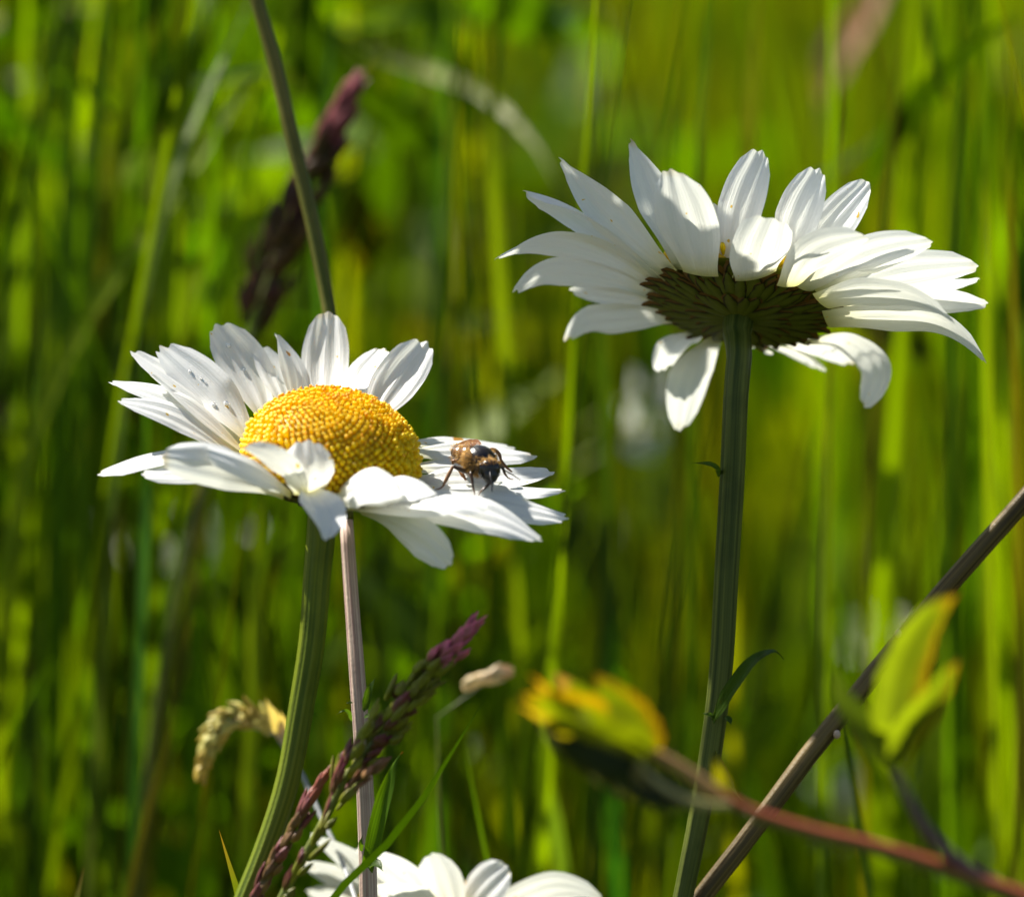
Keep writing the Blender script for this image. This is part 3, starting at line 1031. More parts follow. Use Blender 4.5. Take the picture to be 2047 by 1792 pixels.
# ------------------------------------------------------------------ purple grass heads
def spikelet_mesh(p, d, n, L, w, c0, c1):
    """a pointed cluster of three overlapping husks"""
    mb = MB()
    s = unit(np.cross(d, n))
    n = np.cross(s, d)
    for q, (off, ln) in enumerate(((-0.25, 0.85), (0.28, 0.9), (0.0, 1.0))):
        dd = unit(d + s * off * 0.5 + n * rng.uniform(-.1, .15))
        b = p + s * off * w * 0.35 + d * (0.12 * q * L)
        V, C2, UV = [], [], []
        for i in range(9):
            t = i / 8
            r = w * 0.5 * (math.sin(math.pi * min(1, (0.08 + 0.92 * t)) ** 0.75) ** 0.8 * 0.8 + 0.02)
            for j in range(7):
                a = 2 * math.pi * j / 7
                V.append(b + dd * ln * L * t + (s * math.cos(a) + n * math.sin(a) * 0.75) * r)
                C2.append(np.array(c0) * (1 - t) + np.array(c1) * t)
                UV.append((j / 7, t * 3))
        f = grid_faces(9, 7, True)
        mb.add(V, f, UV, np.array(C2))
    return mb


PURPLE = (0.16, 0.022, 0.045)
PINK = (0.70, 0.16, 0.26)
PGREEN = (0.19, 0.22, 0.012)


def panicle(axis, spread, count, L, w, root, org, c_dark=PURPLE, c_tip=PINK, c_green=PGREEN, t0=0.0, seed=1, clusters=True, angle=0.38):
    r = np.random.default_rng(seed)
    sp_ = spline(PS(axis), 100)
    T = tangents(sp_)
    for i in range(count):
        q = t0 + (1 - t0) * (i + r.uniform(-.3, .3)) / max(1, count - 1)
        q = min(max(q, 0), 1)
        k = int(q * 99)
        t = T[k]
        tw = unit(CAM - sp_[k])
        side = unit(np.cross(t, tw))
        a = i * 2.4 + r.uniform(-.5, .5)
        out = side * math.cos(a) + tw * math.sin(a)
        prof = np.interp(q, [0, .12, .5, .8, 1], [.5, .9, 1, .55, .05])
        p = sp_[k] + out * spread * PX * prof * r.uniform(.35, 1)
        d = unit(t + out * angle * r.uniform(.5, 1.2) * (1 - .6 * q))
        mixv = r.random()
        tipc = np.array(c_tip) * r.uniform(.8, 1.2)
        dk = np.array(c_dark) * r.uniform(.7, 1.3)
        gr = np.array(c_green) * r.uniform(.8, 1.4)
        if q > .78:
            a0, a1 = gr * .4 + dk * .8, tipc
        elif mixv < .70:
            a0, a1 = gr, gr * .8 + dk * .3
        else:
            a0, a1 = gr * .35 + dk * .5, dk
        spikelet_mesh(p, d, unit(out + .3 * tw), L * PX * r.uniform(.6, 1.3), w * PX * r.uniform(.7, 1.25), a0, a1).build("spikelet", M_SPIKE, root, org)


gax = [(560, 1800, -12), (606, 1714, -12), (673, 1593, -12), (707, 1525, -12), (774, 1451, -13), (849, 1346, -14), (895, 1302, -15), (925, 1270, -15)]
gp = PS(gax)
groot = thing("grass_panicle", ground_from(gp[0], -0.05, -0.01), "slanting purple and green grass head with a pink tip crossing the pinkish stem", "grass head", "purple grass heads")
gorg = np.array(groot.location)
stalk = [gorg, gorg + np.array([0.005, 0, 0.15])] + list(gp)
v, f, uv = tube(stalk, np.array([26, 22, 20, 18, 16, 14, 12, 10, 7, 4]) * PX / 2, 12, 70, 6, .05)
MB().add(v, f, uv, np.array([0.13, 0.16, 0.014])).build("stalk", M_TWIG, groot, gorg)
panicle(gax[2:], 36, 98, 42, 18, groot, gorg, seed=3)
panicle([(560, 1800, -13), (625, 1690, -14), (690, 1590, -14), (740, 1545, -15)], 13, 16, 48, 16, groot, gorg, c_tip=(.3, .12, .06), seed=5)
panicle([(790, 1440, -12), (850, 1375, -14), (905, 1322, -15)], 8, 9, 42, 15, groot, gorg, seed=6)
# narrower head beside it
hax2 = [(500, 1810, -10), (540, 1740, -10), (585, 1665, -10), (612, 1610, -10), (635, 1572, -10)]
hp = PS(hax2)
hroot = thing("grass_panicle", ground_from(hp[0], -0.05, 0.0), "short narrow reddish purple grass spike beside the foot of the daisy stem", "grass head", "purple grass heads")
horg = np.array(hroot.location)
v, f, uv = tube([horg, horg + np.array([.01, 0, .2])] + list(hp), np.array([20, 18, 16, 14, 12, 9, 4]) * PX / 2, 10, 50)
MB().add(v, f, uv, np.array([0.13, 0.10, 0.02])).build("stalk", M_TWIG, hroot, horg)
panicle(hax2, 12, 30, 46, 16, hroot, horg, c_dark=(.20, .05, .06), c_tip=(.34, .10, .06), c_green=(.16, .10, .03), seed=9, angle=.2)
# dark blurred head far behind the tall stem
dax = [(470, 760, 70), (505, 660, 70), (548, 530, 70), (590, 420, 70), (640, 310, 70), (692, 205, 70)]
dp = PS(dax)
droot = thing("grass_panicle", ground_from(dp[0], -0.012, 0.01), "dark purple blurred grass head leaning right behind the tall olive stem", "grass head", "purple grass heads")
dorg = np.array(droot.location)
v, f, uv = tube([dorg, dorg + np.array([.002, 0, .25])] + list(dp), np.array([24, 22, 20, 20, 18, 16, 14, 8]) * PX / 2, 10, 50)
MB().add(v, f, uv, np.array([0.07, 0.085, 0.006])).build("stalk", M_TWIG, droot, dorg)
panicle(dax[1:], 48, 80, 66, 25, droot, dorg, c_dark=(.075, .020, .016), c_tip=(.34, .08, .10), c_green=(.06, .035, .008), seed=21, angle=.3)

# nodding yellow seed head on a thin grey stalk
sax = [(565, 1491, 34), (548, 1462, 34), (520, 1438, 34), (487, 1430, 34), (450, 1438, 34), (424, 1475, 34), (412, 1515, 34), (406, 1536, 34)]
sroot_p = PS([(712, 1800, 14)])[0]
sroot = thing("seed_head", ground_from(sroot_p, 0.03, 0.01), "nodding curled yellow seed head on a thin grey stalk left of the daisy stem", "seed head")
sorg = np.array(sroot.location)
v, f, uv = tube([sorg, sroot_p] + list(PS([(673, 1694, 24), (633, 1613, 28), (602, 1545, 32)] + sax)), np.array([10, 10, 10, 9, 9, 9, 8, 8, 7, 6, 5, 4, 3]) * PX / 2, 10, 80)
MB().add(v, f, uv, np.array([0.26, 0.27, 0.27])).build("stalk", M_TWIG, sroot, sorg)
panicle(sax[1:], 19, 84, 29, 18, sroot, sorg, c_dark=(.46, .34, .05), c_tip=(.42, .28, .03), c_green=(.40, .38, .10), seed=31, angle=.8)
for (a, b) in (((560, 1480, 33), (530, 1395, 31)), ((566, 1490, 33), (560, 1420, 31))):
    m = ((a[0] + b[0]) / 2 + 4, (a[1] + b[1]) / 2, 32)
    leaflet([a, m, b], 26, (.5, .38, .34), M_BLADE, sroot, sorg, name="husk", aw=22, nt=12, nx=5)
# small pale seed head to the right of the purple panicle
qax = [(922, 1372, 42), (945, 1362, 42), (975, 1352, 42), (998, 1345, 42)]
qp = PS(qax)
qroot = thing("seed_head", ground_from(qp[0], -0.01, 0.05), "single small cream seed head right of the slanting purple grass head", "seed head")
qorg = np.array(qroot.location)
v, f, uv = tube([qorg, qorg + np.array([0.0, -0.01, .3]), qp[0] + np.array([-.002, .001, -.02])] + list(qp), np.array([9, 8, 7, 6, 5, 4, 3]) * PX / 2, 8, 50)
MB().add(v, f, uv, np.array([0.08, 0.11, 0.012])).build("stalk", M_TWIG, qroot, qorg)
panicle(qax, 11, 16, 34, 18, qroot, qorg, c_dark=(.6, .45, .25), c_tip=(.55, .32, .16), c_green=(.6, .5, .25), seed=33, angle=.4)

# ------------------------------------------------------------------ slanting stem at the right
xst = list(PS([(2330, 690, 10), (2180, 845, 10), (2047, 1000, 10), (1900, 1165, 10), (1712, 1390, 10), (1600, 1530, 9), (1520, 1640, 8), (1395, 1802, 8)]))
xst.append(xst[-1] + np.array([-0.08, 0.0, -0.14]))
xst.append(ground_from(xst[-1], -0.10))
xroot = thing("slanting_stem", xst[-1], "brown green bare stem slanting up to the right edge behind the bramble", "plant stem")
xorg = np.array(xroot.location)
v, f, uv = tube(xst, np.array([20, 32, 38, 39, 39, 39, 39, 40, 46, 54]) * PX / 2, 32, 90, 8, .03)
MB().add(v, f, uv).build("stalk", mat_stem("brown_stem", (0.055, 0.038, 0.013), (0.20, 0.14, 0.05), 18), xroot, xorg)
for (u_, v_, a_) in ((1796, 1266, 1), (1673, 1467, -1)):
    v, f = ellipsoid(P(u_, v_, 8), np.eye(3), [0.0004, .0004, .0005], 8, 6)
    MB().add(v, f, col=(.55, .40, .30)).build("bud", M_TWIG, xroot, xorg)
tipo = xst[0]
for i in range(5):
    d_ = unit(np.array([0.8 + 0.1 * i, rng.uniform(-.4, .4), 0.5 + rng.uniform(-.3, .3)]))
    spikelet_mesh(tipo, d_, -F, 0.006, 0.0016, (.12, .08, .03), (.2, .1, .05)).build("spikelet", M_SPIKE, xroot, xorg)

# ------------------------------------------------------------------ bramble shoot in front
DB = -66


def PB(*pts):
    return [(u_, v_, DB + (p[0] if p else 0)) for (u_, v_, *p) in pts]


bm_path = PB((1290, 1494), (1390, 1554), (1451, 1600), (1601, 1657), (1751, 1694), (1874, 1732), (2047, 1795), (2300, 1880))
bp = list(PS(bm_path))
bp += [bp[-1] + np.array([0.05, 0.02, -0.10]), ground_from(bp[-1], 0.09, 0.05)]
kroot = thing("bramble_shoot", bp[-1], "blurred red bramble shoot with folded yellow green leaves in front of the upright stem", "bramble")
korg = np.array(kroot.location)
v, f, uv = tube(bp, np.array([20, 25, 28, 29, 30, 32, 35, 40, 60, 76]) * PX / 2, 20, 260, 5, .06)
mid = unit(np.cross(bp[4] - bp[2], -F))
cc = []
ctr = spline(np.array(bp), 260)
xr = PS(PB((1420, 1580)))[0][0]
for i in range(260):
    for j in range(20):
        rel = (v[i * 20 + j] - ctr[i]) @ U
        red = ctr[i][0] > xr
        cc.append((0.24, 0.045, 0.012) if rel > 0.0 and red else ((0.13, 0.14, 0.010) if red else (0.34, 0.19, 0.06)))
MB().add(v, f, uv, np.array(cc)).build("stem", M_TWIG, kroot, korg)
b2 = list(PS(PB((1788, 1537), (1815, 1592), (1844, 1646), (1938, 1739), (2030, 1790, 1))))
v, f, uv = tube(b2, np.array([16, 20, 22, 28, 34]) * PX / 2, 14, 40)
MB().add(v, f, uv, np.array([0.10, 0.055, 0.05])).build("side_stem", M_TWIG, kroot, korg)


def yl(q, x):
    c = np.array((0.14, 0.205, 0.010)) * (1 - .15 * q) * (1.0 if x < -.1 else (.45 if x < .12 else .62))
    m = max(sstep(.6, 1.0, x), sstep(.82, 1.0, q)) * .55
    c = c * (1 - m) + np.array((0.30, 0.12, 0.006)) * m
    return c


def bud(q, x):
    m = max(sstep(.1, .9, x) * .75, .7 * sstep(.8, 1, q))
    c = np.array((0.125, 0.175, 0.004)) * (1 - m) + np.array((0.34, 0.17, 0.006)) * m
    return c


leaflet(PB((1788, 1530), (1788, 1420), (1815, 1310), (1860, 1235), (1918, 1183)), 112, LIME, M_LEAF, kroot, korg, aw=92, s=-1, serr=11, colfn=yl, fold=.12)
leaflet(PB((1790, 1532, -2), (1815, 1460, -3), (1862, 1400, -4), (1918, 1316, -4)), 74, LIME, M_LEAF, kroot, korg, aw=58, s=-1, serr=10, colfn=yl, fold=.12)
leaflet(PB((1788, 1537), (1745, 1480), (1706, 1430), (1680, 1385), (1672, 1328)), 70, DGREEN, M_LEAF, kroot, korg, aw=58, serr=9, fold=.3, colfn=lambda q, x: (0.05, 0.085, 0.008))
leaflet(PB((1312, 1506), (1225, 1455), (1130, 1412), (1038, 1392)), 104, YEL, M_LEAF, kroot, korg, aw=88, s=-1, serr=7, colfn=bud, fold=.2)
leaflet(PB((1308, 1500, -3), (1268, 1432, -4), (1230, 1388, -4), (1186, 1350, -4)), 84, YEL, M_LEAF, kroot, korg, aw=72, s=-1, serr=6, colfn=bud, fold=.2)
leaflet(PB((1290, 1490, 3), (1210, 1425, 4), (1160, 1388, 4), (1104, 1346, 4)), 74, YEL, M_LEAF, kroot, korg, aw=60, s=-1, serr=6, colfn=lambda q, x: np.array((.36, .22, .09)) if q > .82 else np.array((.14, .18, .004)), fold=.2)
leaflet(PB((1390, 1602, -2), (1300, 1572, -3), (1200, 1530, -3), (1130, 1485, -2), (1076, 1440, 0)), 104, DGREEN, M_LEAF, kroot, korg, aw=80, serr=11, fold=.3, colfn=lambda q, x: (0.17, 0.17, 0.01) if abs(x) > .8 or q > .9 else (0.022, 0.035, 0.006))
for (a_, b_, w_, c_, e_) in (((1220, 1480, -6), (1030, 1408, -7), 34, (.13, .18, .005), (.30, .20, .02)), ((1180, 1440, -5), (1060, 1350, -6), 30, (.13, .17, .005), (.32, .18, .02)),
                             ((1290, 1520, -4), (1105, 1462, -5), 58, (.12, .16, .004), (.20, .19, .006))):
    m_ = tuple((p_ + q_) / 2 + 6 for p_, q_ in zip(a_, b_))
    leaflet(PB(a_, m_, b_), w_, c_, M_LEAF, kroot, korg, aw=w_ * .8, s=-1, fold=.2, nt=18, nx=7, base=.6, tstart=.3,
            colfn=lambda q, x, c_=np.array(c_), e_=np.array(e_): c_ * (1 - sstep(.35, .9, q)) + e_ * sstep(.35, .9, q))
leaflet(PB((1470, 1600, 2), (1440, 1560, 2), (1435, 1535, 2), (1428, 1510, 2)), 30, YEL, M_LEAF, kroot, korg, aw=24, fold=.3)
leaflet(PB((1300, 1500, -2), (1275, 1560, -3), (1330, 1598, -3), (1400, 1606, -2)), 30, (.28, .24, .06), M_LEAF, kroot, korg, aw=22, fold=.3, nt=16, nx=5)
v, f, uv = tube(PS(PB((1275, 1520, -3), (1330, 1575, -4), (1400, 1606, -3), (1460, 1608, -1))), np.array([8, 14, 18, 12]) * PX / 2, 10, 24)
MB().add(v, f, uv, np.array([0.34, 0.30, 0.10])).build("leaf_stalk", M_TWIG, kroot, korg)
hb = MB()
for i in range(190):                                   # short pale hairs along the shoot
    q = rng.uniform(0.0, 0.35)
    p = ctr[int(q * 259)]
    d_ = unit(rng.normal(0, 1, 3))
    s_ = unit(np.cross(d_, F)) * 0.00004
    p = p + d_ * 0.001
    hb.add([p + s_, p - s_, p + d_ * rng.uniform(.0006, .0014)], [(0, 1, 2)], col=(.5, .36, .3))
tag(hb.build("hairs", M_TWIG, kroot, korg), kind='stuff')


# ------------------------------------------------------------------ single blades and stems one can pick out
def blade(pts, W, col, label, cat="grass blade", name="grass_stalk", group=None, aw=None, top=True, colfn=None, taper=1.0, foot=(0, 0), mat=None, fold=.25, s=1):
    """a blade standing in the ground; pts run from the low end of what is seen to the tip"""
    p3 = PS(pts)
    g = ground_from(p3[0], foot[0], foot[1])
    lead = p3[0] + (p3[0] - p3[1]) * 0.15
    lead = np.array([lead[0] * .7 + g[0] * .3, lead[1] * .7 + g[1] * .3, 0.62 * p3[0][2]])
    full = np.vstack([g, lead, p3])
    L = np.concatenate([[0], np.cumsum(np.linalg.norm(np.diff(full, axis=0), axis=1))])
    q0 = L[2] / L[-1]
    fn = None
    if colfn is not None:
        def fn(q, x):
            return colfn(max(0, (q - q0) / (1 - q0)), x)
    sp_ = full - g
    o = leaflet(full, W, col, mat or M_BLADE, None, g, name=name, aw=aw, nt=70, nx=5, s=s, colfn=fn, taper=taper, fold=fold, base=.7, tstart=q0 + 0.35 * (1 - q0))
    o.location = tuple(g)
    tag(o, label, cat, group)
    return o


blade([(660, 1800, -8), (715, 1735, -8), (770, 1690, -9), (815, 1640, -9), (880, 1540, -10), (930, 1460, -10), (976, 1385, -10)], 22, (0.18, 0.33, 0.005),
      "thin bright green grass blade with a dark tip rising right of the pinkish stem", aw=15, s=-1, foot=(-.05, 0),
      colfn=lambda q, x: (0.03, 0.06, 0.01) if q > .84 else (0.18, 0.33, 0.005))
blade([(478, 1800, 2), (464, 1740, 2), (452, 1700, 2), (438, 1658, 2)], 16, (.16, .13, .02), "short thin blade with a brown tip at the lower left of the daisy stem", aw=12, foot=(.01, 0),
      colfn=lambda q, x: (.30, .17, .04) if q > .7 else (.13, .16, .01))
blade([(150, 1800, 20), (156, 1770, 20), (168, 1732, 20)], 20, GREEN, "tiny green blade tip at the lower left edge", aw=15, foot=(-.01, 0), colfn=lambda q, x: (.25, .15, .03) if q > .85 else (.06, .15, .01))
BG = [
    # pts, width, colour, label
    ([(120, 1000, 110), (130, 650, 110), (135, 350, 112), (150, 0, 114), (160, -200, 116)], 62, GREEN, "broad upright green blade near the left edge"),
    ([(210, 700, 130), (222, 400, 130), (245, 200, 131), (285, -40, 132)], 66, OLIVE, "olive brown upright blade at the upper left"),
    ([(180, 500, 95), (200, 200, 95), (215, 0, 95), (230, -200, 95)], 46, GREEN, "green upright blade between the broad and the olive blades, upper left"),
    ([(330, 620, 120), (358, 330, 120), (366, 130, 120), (372, -100, 120)], 52, LIME, "lime green upright blade left of the tall stem, upper left"),
    ([(240, 530, 90), (310, 440, 90), (390, 320, 92), (460, 220, 94), (525, 130, 96)], 62, LIME, "wide bright blade slanting up right towards the tall stem"),
    ([(330, 420, 80), (375, 270, 82), (420, 170, 84), (470, 70, 86), (520, -40, 88)], 34, PALE, "pale grey green blade slanting beside the top of the tall stem"),
    ([(640, 640, 100), (640, 300, 100), (660, 100, 100), (690, -80, 100)], 60, (.05, .14, .01), "deep green upright blade right of the tall stem"),
    ([(270, 1500, 70), (285, 1200, 70), (292, 1000, 72), (292, 760, 74), (290, 640, 75)], 46, (.06, .17, .01), "bright green upright blade under the left petals"),
    ([(330, 1480, 90), (370, 1250, 90), (400, 1080, 90), (430, 900, 92), (450, 780, 94)], 44, OLIVE, "olive stalk leaning right under the left daisy"),
    ([(500, 1500, 80), (512, 1300, 80), (505, 1150, 80), (520, 1020, 80), (540, 900, 82)], 54, LIME, "wavy lime blade close to the left of the daisy stem"),
    ([(775, 1500, 110), (770, 1250, 110), (760, 1050, 110), (750, 900, 110)], 60, DEEP, "dark green blade right of the pinkish stem"),
    ([(1000, 560, 100), (985, 330, 100), (990, 130, 100), (1005, -120, 100)], 44, LIME, "long lime stalk standing at the top centre"),
    ([(880, 480, 130), (890, 250, 130), (893, 120, 130), (892, 5, 130)], 56, (.07, .18, .008), "broad rounded green blade at the top centre left"),
    ([(1185, 1700, 95), (1215, 1100, 95), (1205, 700, 95), (1205, 300, 96), (1190, 60, 98), (1180, -100, 98)], 46, (.035, .07, .003), "dark green blade standing between the two daisies"),
    ([(1330, 1500, 120), (1345, 1000, 120), (1350, 400, 120), (1365, -60, 120)], 34, (.10, .13, .008), "narrow dim blade left of the upright daisy stem"),
    ([(1395, 460, 80), (1400, 250, 80), (1415, 80, 80), (1420, -120, 80)], 40, GREEN, "green stalk rising from behind the left upper petals of the second daisy"),
    ([(1480, 520, 110), (1500, 250, 110), (1510, 60, 110), (1520, -120, 110)], 64, YEL, "wide yellow green blade above the second daisy"),
    ([(1650, 1250, 70), (1662, 700, 70), (1676, 350, 70), (1688, 120, 70), (1690, -150, 70)], 34, LIME, "straight bright stalk rising behind the second daisy to the top edge"),
    ([(1640, 1792, 60), (1640, 1400, 60), (1645, 1000, 60), (1655, 700, 60)], 30, (.13, .2, .01), "pale green stalk below the right petals of the second daisy"),
    ([(1740, 900, 95), (1765, 500, 95), (1790, 200, 95), (1830, -80, 95)], 30, OLIVE, "thin olive stalk right of the dark gap at the upper right"),
    ([(1900, 900, 85), (1905, 450, 85), (1920, 200, 85), (1950, -90, 85)], 44, GREEN, "green blade leaning right in the upper right corner"),
    ([(1985, 1500, 75), (1975, 900, 75), (1968, 400, 75), (1970, -100, 75)], 38, LIME, "tall lime stalk along the right edge"),
    ([(1850, 1600, 110), (1880, 1200, 110), (1910, 900, 110), (1950, 560, 110)], 60, LIME, "wide lime blade right of centre behind the slanting stem"),
    ([(1500, 1500, 130), (1560, 1200, 130), (1600, 950, 130), (1640, 760, 130)], 46, DEEP, "dark blade leaning right beside the upright daisy stem"),
    ([(1740, 1792, 45), (1715, 1620, 45), (1690, 1480, 45), (1680, 1350, 45)], 26, DEEP, "thin dark blade hanging below the small dark bramble leaf"),
    ([(2030, 1792, 70), (2040, 1300, 70), (2030, 800, 70), (2020, 300, 70), (2030, -100, 70)], 40, OLIVE, "olive stalk in the right corner along the edge"),
    ([(1130, 1792, 90), (1110, 1650, 90), (1085, 1520, 90), (1070, 1440, 90)], 56, (.16, .26, .02), "pale green leaf below the bramble bud"),
    ([(1225, 1600, 120), (1215, 1400, 120), (1225, 1260, 120), (1260, 1190, 122)], 60, (.05, .19, .015), "vivid green blade curling right between the daisy stems"),
    ([(990, 1792, 40), (965, 1680, 40), (942, 1560, 40), (925, 1470, 40)], 18, GREEN, "thin blade above the lowest daisy"),
    ([(890, 1500, 140), (885, 1200, 140), (895, 900, 140), (880, 600, 140)], 60, (.05, .12, .008), "broad deep green blade under the bee"),
    ([(70, 1792, 100), (60, 1500, 100), (80, 1250, 100), (110, 1050, 100)], 60, DEEP, "dark blade at the lower left edge"),
    ([(180, 1700, 80), (195, 1450, 80), (200, 1300, 80), (190, 1150, 80)], 44, (.09, .12, .008), "dim olive blade at the lower left"),
    ([(260, 1792, 60), (290, 1650, 60), (330, 1500, 60), (352, 1400, 60)], 40, OLIVE, "olive blade leaning right at the lower left"),
    ([(60, 900, 130), (90, 700, 130), (120, 450, 130), (160, 250, 130)], 60, DEEP, "dark blade at the left edge behind the leftmost petals"),
]
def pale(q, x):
    return (.22, .26, .13) if .12 < q < .42 or .50 < q < .92 else (.06, .10, .01)  # dark stretches are shade painted into the pale blade's colour


for pts, W, col, lab in BG:
    W = W * .66
    blade(colfn=pale if col is PALE else None, pts=pts, W=W, col=col, label=lab, group="grass blades behind the daisies", aw=W * rng.uniform(.55, .95), foot=(rng.uniform(-.02, .02), rng.uniform(0, .03)))
# arched dry stem whose sunlit lengths are painted on as pale bands
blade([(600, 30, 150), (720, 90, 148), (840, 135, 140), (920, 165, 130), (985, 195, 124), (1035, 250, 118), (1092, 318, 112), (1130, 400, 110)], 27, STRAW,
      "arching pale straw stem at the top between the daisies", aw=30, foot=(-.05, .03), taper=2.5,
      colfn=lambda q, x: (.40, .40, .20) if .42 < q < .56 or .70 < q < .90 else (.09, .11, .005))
# dry pink leaf in the upper right
def stalk_leaf(pts, W, col, label, foot):
    p3 = PS(pts)
    g = ground_from(p3[0], *foot)
    r_ = thing("dry_leaf", g, label, "dry leaf")
    o_ = np.array(r_.location)
    v, f, uv = tube([g, (g * .4 + p3[0] * .6) + np.array([.01, .01, 0]), p3[0]], [.0009, .0007, .0005], 7, 30)
    MB().add(v, f, uv, np.array((.08, .10, .004))).build("stalk", M_TWIG, r_, o_)
    leaflet(p3, W, col, M_BLADE, r_, o_, aw=W * .8, base=.3, tstart=.5)


stalk_leaf([(1648, 200, 190), (1668, 120, 188), (1720, 40, 186), (1800, -60, 184)], 100, (.50, .27, .20), "dry pinkish brown leaf at the upper right edge", (.05, .12))
stalk_leaf([(-60, 60, 170), (60, 25, 170), (180, 12, 170), (235, 20, 170)], 34, STRAW, "dry straw leaf lying across the upper left corner", (-.06, .08))



# white blossoms far behind, out of focus
def far_blossom(u_, v_, d_, tilt, roll, n, L, label, cream=False):
    C = P(u_, v_, d_)
    g = ground_from(C, rng.uniform(-.03, .03), rng.uniform(0, .04))
    r_ = thing("white_blossom", g, label, "blossom", "blurred pale blossoms in the grass")
    o = np.array(r_.location)
    fr = flower_frame(tilt, roll)
    v, f, uv = tube([C - fr[2] * .001, C - fr[2] * .02, (C + g) / 2, g], [.0007, .0007, .0008, .001], 7, 24)
    MB().add(v, f, uv).build("stem", M_STEM, r_, o)
    for i in range(n):
        v, f, uv = radial_petal(C, fr, 2 * math.pi * (i + rng.uniform(-.2, .2)) / n,   .0009, L * rng.uniform(.85, 1.1), L * .75, .75, 1.5)
        if cream:
            uv[:, 1] *= .18
        MB().add(v, f, uv).build("petal", M_PETAL, r_, o)


FB = [
    (1745, 1305, 240, 40, 0, 8, .0042, "cream blossom behind the slanting stem at the lower right", True),
    (1690, 1600, 272, 30, 0, 7, .0040, "white blossom left of the bramble side stem, lower right", False),
    (1770, 1580, 304, 30, 0, 7, .0036, "cream blossom just right of the bramble side stem, lower right", True),
    (1262, 870, 176, 70, 30, 6, .0032, "lower one of two white blossoms between the daisies", False),
    (1298, 785, 192, 70, 30, 6, .0034, "upper one of two white blossoms between the daisies", False),
    (232, 1090, 256, 50, 0, 7, .0038, "yellowish blossom below the left petals", True),
    (335, 1115, 208, 40, 20, 7, .0042, "greyish white blossom below the left petals", False),
    (445, 1080, 272, 30, 0, 7, .0040, "pale blossom left of the daisy stem", False),
]
for a in FB:
    far_blossom(*a)


# ------------------------------------------------------------------ the meadow
PAL = [GREEN, GREEN, LIME, DEEP, DEEP, (.05, .11, .004), OLIVE, (.10, .15, .003), (.07, .11, .003)]  # extra DEEP paints the left side's shade into the grass colours
PAL_SUNNY = [GREEN, LIME, LIME, YEL, YEL, DEEP, OLIVE, (.12, .17, .003), (.09, .14, .003)]


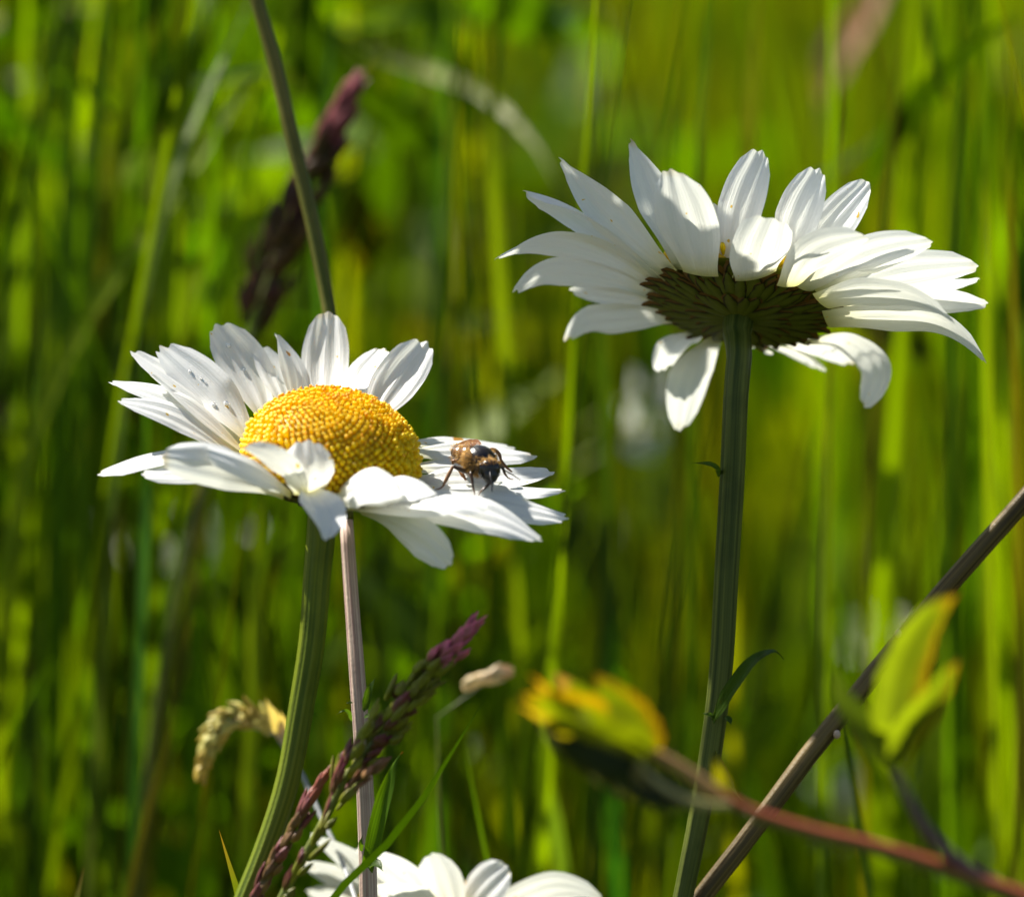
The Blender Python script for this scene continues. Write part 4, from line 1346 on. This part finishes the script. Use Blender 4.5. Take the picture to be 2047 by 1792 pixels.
def meadow(name, N, region, hmin, hmax, wmin, wmax, pal, label, lean=0.25, seed=2, clear=0.05, segs=8, tuft=(6, 20), spread=.02):
    r = np.random.default_rng(seed)
    mb_v, mb_c, mb_uv = [], [], []
    y0, y1, xw0, xw1 = region
    cnt = 0
    nrow = segs + 1
    q = np.linspace(0, 1, nrow)
    pal = np.array(pal)
    left_ = 0
    while cnt < N:
        if left_ <= 0:                       # a new tussock: its tone with shade or sun mixed in, height and tilt
            left_ = r.integers(tuft[0], tuft[1])
            ty = y0 + (y1 - y0) * r.random()
            xw = xw0 + (xw1 - xw0) * (ty - y0) / (y1 - y0)
            tx = r.uniform(-xw, xw)
            th_ = r.uniform(hmin, hmax)
            tc = (pal if tx < -.01 * (1 + ty) + r.normal(0, .02) else np.array(PAL_SUNNY))[r.integers(9)] * (r.choice([.28, .72, 1.05, 1.35]) if tx < 0 else r.choice([.32, .7, 1.0, 1.25]))  # low factors paint shaded gaps into tussock colours, deeper on the left
            ta = r.uniform(0, 2 * np.pi)
        left_ -= 1
        y = min(max(ty + r.normal(0, spread), y0), y1 + .1)
        x = tx + r.normal(0, spread)
        h = min(max(th_ * r.uniform(.75, 1.15), hmin * .8), hmax)
        w = r.uniform(wmin, wmax)
        a = ta + r.normal(0, 1.0)
        ln = h * abs(r.normal(0, lean))
        fa = r.uniform(0, np.pi)
        cur = r.uniform(1.3, 2.6)
        px = x + np.cos(a) * ln * (q ** cur - 0.5)
        py = y + np.sin(a) * ln * (q ** cur) * .7
        pz = h * q * (1 - 0.10 * q * ln / h)
        tt = np.maximum(py, 0.0) / 0.588
        xf = px + 0.81 * tt
        if np.any((xf > -.085) & (xf < .075) & (pz > .375 + 1.19 * tt)) and r.random() > clear:
            continue
        wd = w / 2 * (0.7 + 0.3 * sstep(0, .25, q)) * (1 - sstep(.5, 1.0, q) ** 1.4 * .97)
        fa2 = fa + r.uniform(-.8, .8) * q
        dx, dy = np.cos(fa2) * wd, np.sin(fa2) * wd
        nx_, ny_ = -np.sin(fa2) * wd * .45, np.cos(fa2) * wd * .45
        L3 = np.stack([px - dx, py - dy, pz], 1)
        M3 = np.stack([px + nx_, py + ny_, pz], 1)
        R3 = np.stack([px + dx, py + dy, pz], 1)
        mb_v.append(np.stack([L3, M3, R3], 1).reshape(-1, 3))
        c = (tc if r.random() < .75 else pal[r.integers(len(pal))]) * r.uniform(.75, 1.25)
        c = np.tile(c, (nrow, 1))
        mb_c.append(np.repeat(c, 3, 0))
        mb_uv.append(np.stack([np.tile([0, .5, 1], nrow), np.repeat(q * 10, 3)], 1))
        cnt += 1
    V = np.vstack(mb_v)
    base = np.array(grid_faces(nrow, 3))
    fcs = (base[None] + (np.arange(N) * nrow * 3)[:, None, None]).reshape(-1, 4)
    me = bpy.data.meshes.new(name)
    me.vertices.add(len(V))
    me.vertices.foreach_set('co', V.astype(np.float32).ravel())
    me.loops.add(fcs.size)
    me.loops.foreach_set('vertex_index', fcs.astype(np.int32).ravel())
    me.polygons.add(len(fcs))
    me.polygons.foreach_set('loop_start', np.arange(0, fcs.size, 4, dtype=np.int32))
    me.polygons.foreach_set('loop_total', np.full(len(fcs), 4, dtype=np.int32))
    me.update(calc_edges=True)
    lay = me.uv_layers.new(name="UVMap")
    lay.data.foreach_set('uv', np.vstack(mb_uv)[fcs.ravel()].astype(np.float32).ravel())
    at = me.color_attributes.new(name="tint", type='FLOAT_COLOR', domain='POINT')
    C = np.vstack(mb_c)
    at.data.foreach_set('color', np.hstack([C, np.ones((len(C), 1))]).astype(np.float32).ravel())
    me.materials.append(M_MEADOW)
    me.polygons.foreach_set('use_smooth', np.full(len(me.polygons), True))
    me.validate()
    o = bpy.data.objects.new(name, me)
    COL.objects.link(o)
    tag(o, label, "grass", kind='stuff')
    return o


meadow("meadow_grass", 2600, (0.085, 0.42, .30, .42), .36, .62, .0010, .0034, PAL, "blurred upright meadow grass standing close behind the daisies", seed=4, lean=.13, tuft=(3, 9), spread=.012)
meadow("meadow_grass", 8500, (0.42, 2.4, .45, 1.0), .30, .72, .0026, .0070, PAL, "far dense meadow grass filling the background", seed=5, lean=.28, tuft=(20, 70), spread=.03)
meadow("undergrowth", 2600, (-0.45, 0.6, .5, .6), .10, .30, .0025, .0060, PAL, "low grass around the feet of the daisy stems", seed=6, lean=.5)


def leafy(name, N, label, seed):
    """small broad leaves of meadow herbs, too many and too blurred to count"""
    r = np.random.default_rng(seed)
    mb = MB()
    while N > 0:
        tx, ty, tz = r.uniform(-.24, .18), r.uniform(.10, .42), r.uniform(.26, .52)
        if tx > 0 and r.random() < .7:
            continue
        tc = np.array(PAL[r.integers(len(PAL))]) * r.choice([.5, 1.0, 1.3])
        for i in range(r.integers(5, 14)):
            c = np.array([tx, ty, tz]) + r.normal(0, .014, 3)
            t = max(c[1], 0) / .588
            if -.085 < c[0] + .81 * t < .075 and c[2] > .36 + 1.19 * t:
                continue
            d = unit(r.normal(0, 1, 3) + np.array([0, 0, .5]))
            w = unit(np.cross(d, r.normal(0, 1, 3)))
            n = np.cross(w, d)
            L, W = r.uniform(.010, .034), r.uniform(.002, .007)
            V, UV = [], []
            for a in range(7):
                q = a / 6
                pr = math.sin(math.pi * min(1, .03 + .96 * q) ** .85)
                for j in range(3):
                    V.append(c + d * L * q + w * (j - 1) * W * .5 * pr + n * (abs(j - 1) * W * .15 * pr - L * .2 * q * q))
                    UV.append((j / 2, q * 4))
            mb.add(V, grid_faces(7, 3), UV, tc * r.uniform(.7, 1.3))
            N -= 1
    tag(mb.build(name, M_MEADOW), label, "foliage", kind='stuff')


leafy("foliage", 3600, "blurred small leaves of meadow herbs among the grass, mostly at the left", 17)

# dew on the left petals
kd = NT("water")
gl = kd.n("ShaderNodeBsdfGlass")
gl.inputs['IOR'].default_value = 1.33
gl.inputs['Roughness'].default_value = 0.02
kd.l(gl.outputs[0], kd.out.inputs[0])
for k_, cnt_ in ((0, 2), (6, 5), (17, 1)):
    pm = LPM[k_]
    for i in range(cnt_):
        nx_ = 21
        a_ = int(rng.integers(9, 22)) * nx_ + int(rng.integers(6, 16))
        p_ = pm[a_]
        nn = unit(np.cross(pm[a_ + 1] - p_, pm[a_ + nx_] - p_))
        if nn @ (CAM - p_) < 0:
            nn = -nn
        r_ = rng.uniform(.00013, .00032)
        ax_ = np.array([unit(np.cross(nn, U)), unit(np.cross(nn, np.cross(nn, U))), nn])
        v, f = ellipsoid(np.zeros(3), ax_, (r_, r_, r_ * .65), 14, 10)
        o_ = MB().add(v, f).build("dew_drop", kd.m)
        o_.location = tuple(p_ + nn * r_ * .45)
        tag(o_, "tiny clear dew drop on the left petals of the open daisy", "dew drop", "dew drops on the left petals")
